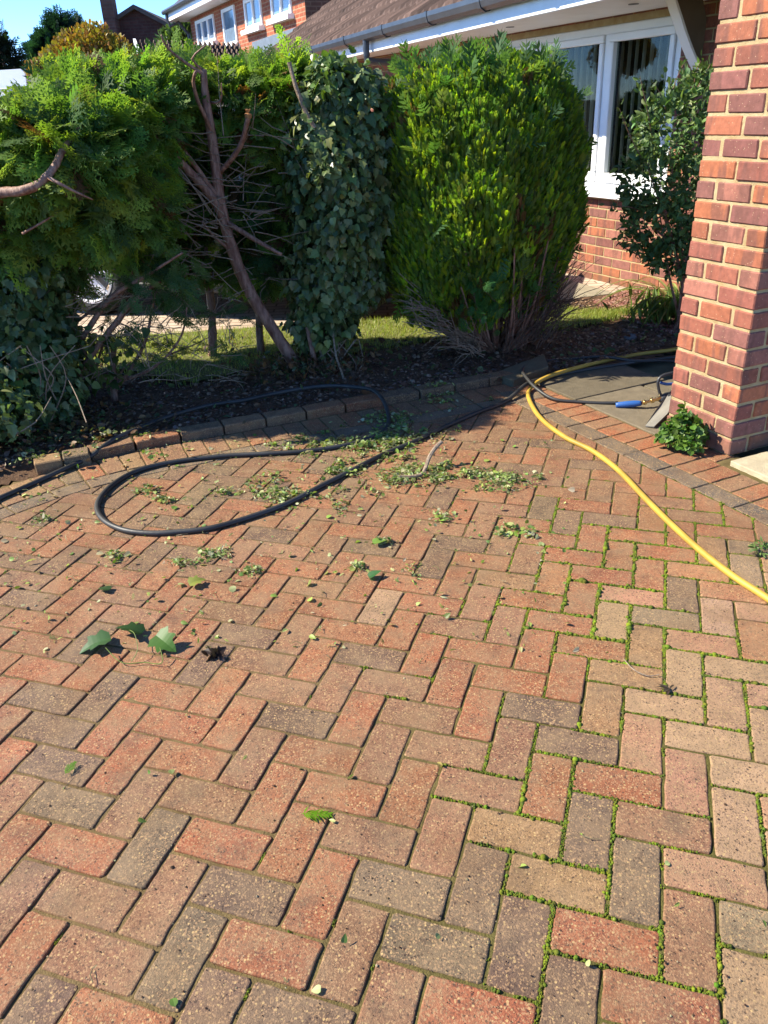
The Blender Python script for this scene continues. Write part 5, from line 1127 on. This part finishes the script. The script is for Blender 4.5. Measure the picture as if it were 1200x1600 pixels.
# ---------------------------------------------------------------- trees far behind
def far_tree(name, label, px, py, dep, lobes, n, size, cs, temps, trunk_r=.12, mat='conifer', up=0.3):
    g = Y(px, py, dep); T = thing(name, label, 'tree', (float(g[0]), dep, 0)); L = [(Y(x, y, dep), r) for x, y, r in lobes]; p, o = lobes_points(L, n, .3, .5); k = len(p)
    b = Buf(); put(b, temps, p, unit(o + [0, 0, up] + RNG.normal(0, .5, (k, 3))), ball(k), RNG.uniform(*size, k), pal(cs, k)); b.build('crown', MT[mat], T)
    t = Buf(); limb(t, [(g[0], dep, -.05), (g[0] + .05, dep, g[2] * .5), (g[0], dep, g[2])], trunk_r, trunk_r * .3, step=.5); t.build('trunk', MT['bark'], T, True)
far_tree('conifer', 'dark blue-green conifer against the sky, left of the brown gabled house', 95, 40, 30, [(95, 60, (.35, .5, .4)), (76, 78, (.4, .5, .3)), (116, 66, (.4, .5, .35)), (92, 88, (.8, .7, .4)), (102, 46, (.22, .3, .25)), (126, 84, (.4, .5, .35)), (66, 95, (.4, .5, .2)), (100, 110, (.9, .8, .6))], 1700, (.3, .6), [(44, 78, 64), (54, 90, 74), (36, 66, 56)], SPRAYS, .2, up=.1)
far_tree('conifer', 'small dark evergreen at the left edge above the white van', 0, 75, 24, [(0, 95, (.40, .4, .5)), (-14, 80, (.42, .4, .45)), (-30, 100, (.8, .6, 1.0)), (5, 112, (.4, .4, .4))], 900, (.3, .5), [(46, 62, 42), (40, 56, 40)], SPRAYS_S, .12)
far_tree('autumn_shrub', 'tall autumn shrub with yellow and bronze leaves behind the hedge', 140, 62, 9.0, [(128, 80, (.26, .3, .2)), (150, 72, (.22, .3, .2)), (108, 95, (.3, .3, .14)), (182, 78, (.14, .2, .12)), (80, 108, (.25, .3, .1)), (150, 105, (.5, .4, .25)), (140, 60, (.08, .1, .12)), (160, 62, (.06, .1, .1))], 9000, (.02, .045), [(214, 190, 70), (206, 160, 70), (180, 176, 74), (200, 140, 76)], [OVATE, ROUND], .05, 'leaf', .6)
far_tree('tree', 'pale green tree glimpsed between the gabled house and the orange brick house', 285, 52, 27, [(284, 52, (.35, .3, .3)), (275, 66, (.5, .4, .3)), (290, 70, (.6, .4, .5))], 700, (.16, .28), [(130, 160, 90), (110, 140, 80)], [OVATE], .08, 'leaf')
for i, (x, y, d, h) in enumerate(((-3.4, 8.9, 0, 1.5), (-5.3, 9.6, 0, 1.6))):
    T = thing('garden_shrub', ['rounded green shrub on the far side of the neighbouring drive, nearer the dark car', 'rounded green shrub on the far side of the neighbouring drive, farther left'][i], 'shrub', (x, y, 0)); b = Buf()
    p, o = lobes_points([((x, y, h * .5), (.8, .6, h * .5)), ((x + .5, y, h * .4), (.6, .5, h * .4))], 2600, .6, .5); k = len(p); put(b, [OVATE], p, unit(o + RNG.normal(0, .6, (k, 3))), ball(k), RNG.uniform(.07, .12, k), pal(DEEP + LIT[:1], k)); b.build('leaves', MT['leaf'], T)
    t = Buf(); limb(t, [(x, y, 0), (x, y, h * .6)], .04, .02); t.build('stem', MT['bark'], T)

# ---------------------------------------------------------------- hoses and spray gun
def hose(name, label, pts, r, mat, cat='hose'):
    P = np.array([[*G(x, y, 0)[:2], r + h] for x, y, h in pts]); b = Buf(); tube(b, P, r, 14, step=.012); o = b.build(name, mat, smooth=True); return tag(o, label, cat)
KZ = .046
hose('yellow_hose', 'yellow hose with fine ribs curving from the bed across the paving to the right edge', [(1140, 535, .02), (1055, 551, .01), (1000, 556, .0), (950, 566, .0), (900, 583, .02), (860, 598, .03), (836, 606, .012), (825, 618, .0), (834, 642, 0), (852, 664, 0), (885, 688, 0), (925, 708, 0), (965, 738, 0), (1010, 785, 0), (1050, 825, 0), (1095, 866, 0), (1145, 905, 0), (1200, 941, 0), (1260, 985, 0)], .0114, MT['yellow'])
hose('black_hose', 'thick black rubber hose looping widely over the paving and running along the kerb', [(-90, 822, 0), (-30, 796, 0), (0, 782, 0), (50, 760, 0), (100, 738, .004), (140, 722, .012), (165, 711, .035), (190, 699, KZ), (225, 684, KZ), (270, 666, KZ), (330, 649, .045), (380, 640, .04), (430, 629, .04), (480, 620, .04), (520, 618, .045), (560, 622, .05), (585, 629, .055), (600, 641, .04), (607, 655, .014), (606, 668, 0), (596, 680, 0), (572, 690, 0), (535, 700, 0), (480, 708, 0), (420, 712, 0), (360, 715, 0), (300, 721, 0), (250, 729, 0), (210, 741, 0), (178, 760, 0), (157, 782, 0), (153, 801, 0), (166, 819, 0), (195, 832, 0), (235, 837, 0), (280, 835, 0), (330, 829, 0), (390, 812, 0), (450, 790, 0), (500, 764, 0), (545, 741, 0), (600, 713, 0), (650, 692, 0), (700, 668, 0), (745, 648, 0), (790, 630, 0), (822, 611, .028), (850, 596, .006), (890, 585, 0), (950, 575, 0), (1010, 566, 0), (1080, 558, 0)], .0108, MT['rubber'])
hose('black_hose', 'thinner black hose coiled beside the bed and ending at the blue grip', [(1090, 572, 0), (1040, 569, .012), (990, 569, .012), (940, 566, .026), (895, 566, .012), (855, 569, .012), (828, 577, .03), (816, 590, .035), (820, 604, .05), (838, 618, .03), (865, 627, .004), (900, 630, 0), (935, 632, 0), (965, 633, .004)], .0085, MT['rubber'])
def gun():
    g0 = G(962, 633, .014); g1 = G(1002, 630, .03); g2 = G(1032, 622, .045); zz = .045
    T = thing('spray_gun', 'pressure washer hand gun with blue hose grip and brass coupling, lying against the pillar', 'spray gun', (float(g2[0]), float(g2[1]), 0))
    b = Buf(); a = unit(g1 - g0); lathe(b, g0, a, [(0, .008), (.0, .0115), (.01, .014), (.05, .0165), (.09, .0165), (np.linalg.norm(g1 - g0) - .01, .014), (np.linalg.norm(g1 - g0), .012), (np.linalg.norm(g1 - g0), 0)], 18); b.build('grip', MT['blue'], T, True)
    b = Buf(); a = unit(g2 - g1); L = np.linalg.norm(g2 - g1); lathe(b, g1, a, [(0, .009), (.012, .009), (.012, .013), (.024, .013), (.024, .008), (L * .5, .008), (L * .5, .014), (L * .5 + .014, .014), (L * .5 + .014, .009), (L - .02, .011), (L, .011)], 14); b.build('coupling', MT['brass'], T)
    c = g2 + np.array([.0, 0, .0]); up = np.array([.0, .12, 1.0]); up /= np.linalg.norm(up); fw = unit(np.array([.95, .28, 0.0])); b = Buf()
    Q = lambda u, v: c + fw * u + up * v
    tube(b, [np.append(Q(.00, -.02), .016), np.append(Q(.02, .0), .02), np.append(Q(.06, .005), .020), np.append(Q(.12, .0), .018), np.append(Q(.22, -.01), .016)], 0, 12, step=.01)
    b.build('body', MT['plastic'], T, True)
    b = Buf(); tube(b, [Q(.008, .0), Q(-.012, .04), Q(-.022, .085), Q(-.008, .108), Q(.04, .118), Q(.10, .118), Q(.15, .105), Q(.18, .05), Q(.2, .0)], .0075, 10, step=.01); b.build('guard', MT['plastic'], T, True)
    b = Buf(); tube(b, [Q(-.005, .078), Q(.03, .066), Q(.07, .062), Q(.12, .05), Q(.16, .02)], .0075, 8, step=.01); b.build('trigger', MT['blue'], T, True)
    b = Buf(); e = Q(.22, -.01); tube(b, [e, e + fw * .35 - up * .02], .009, 10); b.build('lance', MT['steel'], T, True)
gun()
def blade():
    a = G(1012, 669, .0); c = G(1046, 622, .05); T = thing('scraper', 'worn grey metal scraper blade leaning at the foot of the pillar, under the gun', 'scraper', (float(a[0]), float(a[1]), 0)); b = Buf()
    d = c - a; L = np.linalg.norm(d); d /= L; s = unit(np.array([.75, -.55, .1])); nrm = unit(np.cross(s, d)); V = []
    for h in (0, .006):
        for (u, w) in ((0, -.012), (0.0, .03), (.35, .055), (.75, .05), (1.0, .02), (1.0, -.01), (.6, -.01)): V.append(a + d * L * u + s * w + nrm * (h + .012 * math.sin(u * 3)) + [0, 0, .006])
    V = np.array(V); F = fan(7) + [tuple(7 + v for v in t[::-1]) for t in fan(7)] + [t for k in range(7) for t in quadtri((k, 7 + k, 7 + (k + 1) % 7, (k + 1) % 7))]; b.add(V, F); b.build('blade', m_plain('worn_blade', A(176, 170, 156), .6, .4, bump=.4, bs=60), T)
    b = Buf(); tube(b, [c - d * .02, c + d * .05 + [0, 0, .01], c + [.14, .08, .03]], .012, 10, step=.02); b.build('handle', MT['plastic'], T, True)
blade()

# ---------------------------------------------------------------- stones, sticks, leaves on the ground
def stone(px, py, r, label, col, h=.6, z=.03):
    g = G(px, py, z); b = Buf(); V = []; n = 9; m = 5
    for i in range(m + 1):
        a = math.pi * i / m
        for k in range(n): t = 2 * math.pi * k / n; rr = r * (1 + RNG.normal(0, .09)); V.append((g[0] + rr * math.sin(a) * math.cos(t), g[1] + rr * .8 * math.sin(a) * math.sin(t), z + rr * h * math.cos(a)))
    b.add(V, [t for i in range(m) for k in range(n) for t in quadtri((i * n + k, i * n + (k + 1) % n, (i + 1) * n + (k + 1) % n, (i + 1) * n + k))], col); tag(b.build('stone', MT['stone'], smooth=True), label, 'stone')
stone(655, 604, .017, 'small white stone on the soil between bare trunk and domed cypress', A(225, 220, 210)); stone(622, 612, .026, 'flat dark stone just left of the small white stone', A(90, 84, 80), .35)
stone(985, 528, .045, 'grey rough stone on the shaded mulch behind the paving slabs', A(132, 128, 128), .6)
b = Buf(); q = [G(768, 586, .03)[:2], G(850, 560, .03)[:2], G(858, 578, .03)[:2], G(802, 597, .03)[:2]]; paver(b, q, np.array(A(140, 126, 98)), .048, depth=.09, tilt=np.array([.03, .03])); tag(b.build('concrete_block', MT['stone']), 'rough grey concrete block half sunk in the bed below the domed cypress', 'concrete block')
b = Buf(); limb(b, [G(622, 745, .012), G(650, 744, .012), G(662, 738, .014), G(670, 716, .05), G(680, 700, .085), G(690, 690, .105)], .007, .010, 9, .08, .02); tag(b.build('stick', MT['twig']), 'bent pale stick propped up among the clippings beside the black hose', 'stick')
def leaf_obj(name, temp, px, py, size, yaw, pitch, roll, col, T=None, h=.012, label=None, cat=None, mat='leaf', div=True):
    g = G(px, py, 0) if not isinstance(px, np.ndarray) else px; d = np.array([[math.cos(yaw) * math.cos(pitch), math.sin(yaw) * math.cos(pitch), math.sin(pitch)]]); nr = np.array([[math.sin(roll), math.sin(roll) * .3, math.cos(roll)]])
    b = Buf(); put(b, [temp], np.array([[g[0], g[1], h]]), d, nr, np.array([size]), np.array([col])); o = b.build(name, MT[mat], T)
    if label: tag(o, label, cat)
    return o
IVYBIG = outline_leaf([(.02, .02), (.10, -.10), (.30, -.16), (.44, -.02), (.56, .06), (.44, .20), (.36, .28), (.46, .44), (.50, .58), (.34, .56), (.24, .62), (.16, .82), (.015, 1.0)], .22, .3)
g = G(205, 1020, 0); T = thing('ivy_sprig', 'torn ivy sprig with three large dark leaves on a pale stalk on the left paving', 'ivy sprig', (float(g[0]), float(g[1]), 0))
leaf_obj('leaf', IVYBIG, 168, 1008, .085, math.radians(205), -.12, -.35, A(84, 122, 70), T, .024); leaf_obj('leaf', IVYBIG, 218, 996, .075, math.radians(165), .25, .5, A(58, 92, 40), T, .022); leaf_obj('leaf', IVYBIG, 250, 1010, .075, math.radians(-40), -.2, -.45, A(92, 140, 52), T, .035)
t = Buf(); sc_ = A(150, 170, 80); tube(t, [G(165, 1012, .03), G(190, 1035, .012), G(225, 1035, .008), G(253, 1036, .012), G(250, 1012, .036)], .0014, 6, step=.01, c=sc_); tube(t, [G(205, 1034, .008), G(215, 1015, .03), G(210, 990, .04), G(200, 984, .03)], .0012, 6, step=.01, c=sc_); t.build('stalk', MT['leaf'], T)
leaf_obj('fallen_leaf', IVY2, 172, 925, .045, 2.9, .0, .2, A(70, 100, 50), None, .012, 'single dull green leaf lying flat above the torn ivy sprig', 'leaf')
leaf_obj('fallen_leaf', IVYBIG, 300, 918, .05, .5, .1, .5, A(176, 186, 84), None, .018, 'yellowing curled ivy leaf on the paving below the hose loop', 'leaf')
leaf_obj('fallen_leaf', IVY2, 578, 905, .045, .3, .35, .5, A(76, 130, 70), None, .012, 'green leaf standing on edge in the centre of the paving', 'leaf')
leaf_obj('fallen_leaf', IVY2, 585, 853, .05, .2, .1, -.2, A(150, 190, 84), None, .016, 'bright green leaf scrap in the centre, above the leaf standing on edge', 'leaf')
leaf_obj('fallen_leaf', LANCE, 40, 884, .04, .4, .3, .2, A(186, 196, 70), None, .012, 'small yellow-green leaf near the left edge under the hose', 'leaf')
leaf_obj('fallen_leaf', OVATE, 683, 1195, .018, -.8, .2, .2, A(226, 204, 120), None, .008, 'tiny pale yellow leaf alone on the right-hand bricks', 'leaf')
leaf_obj('fallen_leaf', ROUND, 268, 1206, .016, -1.2, .1, .1, A(170, 180, 110), None, .008, 'tiny pale round leaf below the torn ivy sprig', 'leaf')
leaf_obj('conifer_sprig', spray_template(77, 12, 0, .06, 60, .1), 472, 1277, .072, -.02, .0, .15, A(140, 196, 40), None, .012, 'bright green feathery sprig on the bricks low in the middle', 'sprig', 'conifer')
leaf_obj('conifer_sprig', spray_template(78, 8, 0, .07, 50, .1), 103, 1214, .045, 1.25, .1, .1, A(120, 176, 60), None, .010, 'small green feathery sprig on a dark brick at the left', 'sprig', 'conifer')
T = thing('dead_leaf', 'crumpled dark brown dead leaf right of the torn ivy sprig', 'leaf', tuple(float(v) for v in G(335, 1026))); b = Buf(); g = G(335, 1026); k = 9; put(b, [IVY2, IVY], np.c_[g[0] + RNG.normal(0, .008, k), g[1] + RNG.normal(0, .006, k), RNG.uniform(.006, .018, k)], ball(k), ball(k), RNG.uniform(.02, .035, k), pal([(80, 60, 52), (60, 48, 44)], k)); b.build('blade', MT['debris'], T)
T = thing('wilted_seedling', 'dark wilted seedling with a long stalk on the pale bricks at the right', 'seedling', tuple(float(v) for v in G(1040, 1078))); b = Buf(); g = G(1045, 1080); k = 7; an = RNG.uniform(0, 6.28, k); put(b, [LANCE, OVATE], np.tile([g[0], g[1], .008], (k, 1)), np.c_[np.cos(an), np.sin(an), np.full(k, .15)], np.tile([0, 0, 1.0], (k, 1)), RNG.uniform(.02, .034, k), pal([(120, 100, 70), (90, 78, 60)], k)); b.build('leaves', MT['debris'], T)
t = Buf(); tube(t, [G(975, 1030, .006), G(990, 1046, .010), G(1012, 1056, .006), G(1030, 1054, .008)], .0016, 5, step=.01); t.build('stalk', MT['twig'], T)

# clippings strewn over the paving: nobody could count them
CLH = []; b = Buf(); pos = []; CL = [(605, 690, 26, 16, 330), (610, 660, 30, 12, 200), (640, 745, 45, 12, 300), (440, 776, 20, 9, 130), (690, 735, 30, 12, 130), (790, 750, 32, 10, 220), (740, 740, 18, 8, 70), (352, 773, 14, 6, 50), (230, 768, 12, 5, 30), (270, 785, 22, 6, 40), (330, 865, 22, 8, 60), (390, 893, 10, 6, 30), (283, 885, 10, 7, 24), (600, 852, 14, 5, 24), (645, 893, 10, 6, 18), (560, 885, 8, 5, 12), (692, 810, 18, 8, 40), (820, 832, 20, 6, 36), (790, 835, 14, 6, 24), (180, 872, 9, 5, 14), (255, 715, 16, 5, 24), (500, 700, 50, 12, 130), (530, 730, 50, 14, 120), (470, 690, 30, 8, 50), (560, 700, 25, 10, 120), (70, 812, 10, 5, 18), (620, 695, 60, 20, 200), (150, 690, 60, 8, 40), (690, 625, 40, 12, 90), (60, 725, 30, 8, 30), (420, 760, 60, 25, 90), (500, 780, 60, 20, 90)]
for (x, y, sx, sy, n) in CL:
    for _ in range(int(n * .5)): pos.append(G(RNG.normal(x, sx * .9), RNG.normal(y, sy * .9))[:2])
    for _ in range(max(2, int(n / 9))):
        c_ = G(RNG.normal(x, sx * .7), RNG.normal(y, sy * .7))[:2]; m_ = RNG.integers(6, 26); pos += list(c_ + RNG.normal(0, .011, (m_, 2)) * [1.5, 1]); CLH += [c_] * 1
for _ in range(1500):
    x, y = RNG.uniform(-20, 900), 690 + 330 * RNG.random() ** 1.6
    if RNG.random() < .9 - (x / 900) * .45: pos.append(G(x, y)[:2])
for _ in range(34): pos.append(G(RNG.uniform(0, 1200), RNG.uniform(850, 1590))[:2])
pos = np.array(pos); ok = np.ones(len(pos), bool)
hz = np.zeros(len(pos))
for (_, nn, a, _) in INNER: hz = np.where(((pos - a) @ nn) > .0, .05, hz)
k = len(pos); _d = np.min(np.hypot(pos[:, None, 0] - np.array(CLH)[None, :, 0], pos[:, None, 1] - np.array(CLH)[None, :, 1]), 1)
p = np.c_[pos, hz + RNG.uniform(.003, .010, k) + RNG.random(k) * .024 * np.clip(1 - _d / .025, 0, 1)]; d = unit(np.c_[RNG.normal(0, 1, (k, 2)), RNG.normal(0, .25, k)])
put(b, [OVATE, IVY2, LANCE, SPRAYS_S[0], ROUND, SPRAYS_S[1]], p, d, unit(ball(k) * 1.1 + [0, 0, 1.0]), RNG.lognormal(math.log(.0135), .42, k).clip(.004, .027), pal([(186, 206, 104), (158, 190, 84), (206, 216, 140), (124, 158, 72), (220, 214, 166)], k, .2))
k2 = 900; i = RNG.integers(0, k, k2); tw = Buf()
for q in p[i]:
    a = RNG.uniform(0, 6.28); L = RNG.uniform(.012, .045); m = q + [math.cos(a) * L * .5, math.sin(a) * L * .5, RNG.uniform(0, .010)]; e = m + [math.cos(a + .5) * L * .5, math.sin(a + .5) * L * .5, -.002]; tube(b, [q, m, e], .0009, 4, pal([(150, 160, 90), (170, 150, 110)], 1)[0], cap=False)
tag(b.build('clippings', MT['debris']), 'light green hedge clippings and leaf bits strewn over the brick paving', 'clippings', kind='stuff')
# crumbs of soil and grit
b = Buf(); n = 5200; x = RNG.uniform(-60, 1250, n); y = 640 + 950 * RNG.random(n) ** 1.7; p = np.array([G(a, c)[:2] for a, c in zip(x, y)]); s = RNG.lognormal(math.log(.0022), .45, n)
inst(b, CHV * [1, 1, 1.6], CHF, np.c_[p, np.full(n, .0015)], rand_rot(n, .4) * s[:, None, None], pal([(90, 66, 48), (120, 90, 62), (70, 52, 40), (200, 180, 140)], n)); tag(b.build('grit', MT['stone']), 'crumbs of soil and grit scattered on the paving', 'grit', kind='stuff')
# litter on the shaded bed
b = Buf(); p = bed_pts(5200, -3.0, 2.2, 3.2, 5.4); n = len(p); put(b, [OVATE, IVY2, LANCE, SPRAYS_S[0]], np.c_[p, zsoil(p) + RNG.uniform(.008, .028, n)], unit(np.c_[RNG.normal(0, 1, (n, 2)), RNG.normal(.1, .3, n)]), unit(ball(n) * .8 + [0, 0, 1.0]), RNG.lognormal(math.log(.024), .4, n), pal([(150, 112, 80), (110, 80, 60), (126, 90, 66), (120, 140, 80), (100, 124, 70)], n)); tag(b.build('leaf_litter', MT['debris']), 'brown dead leaves and green scraps lying on the shaded soil bed', 'leaf litter', kind='stuff')
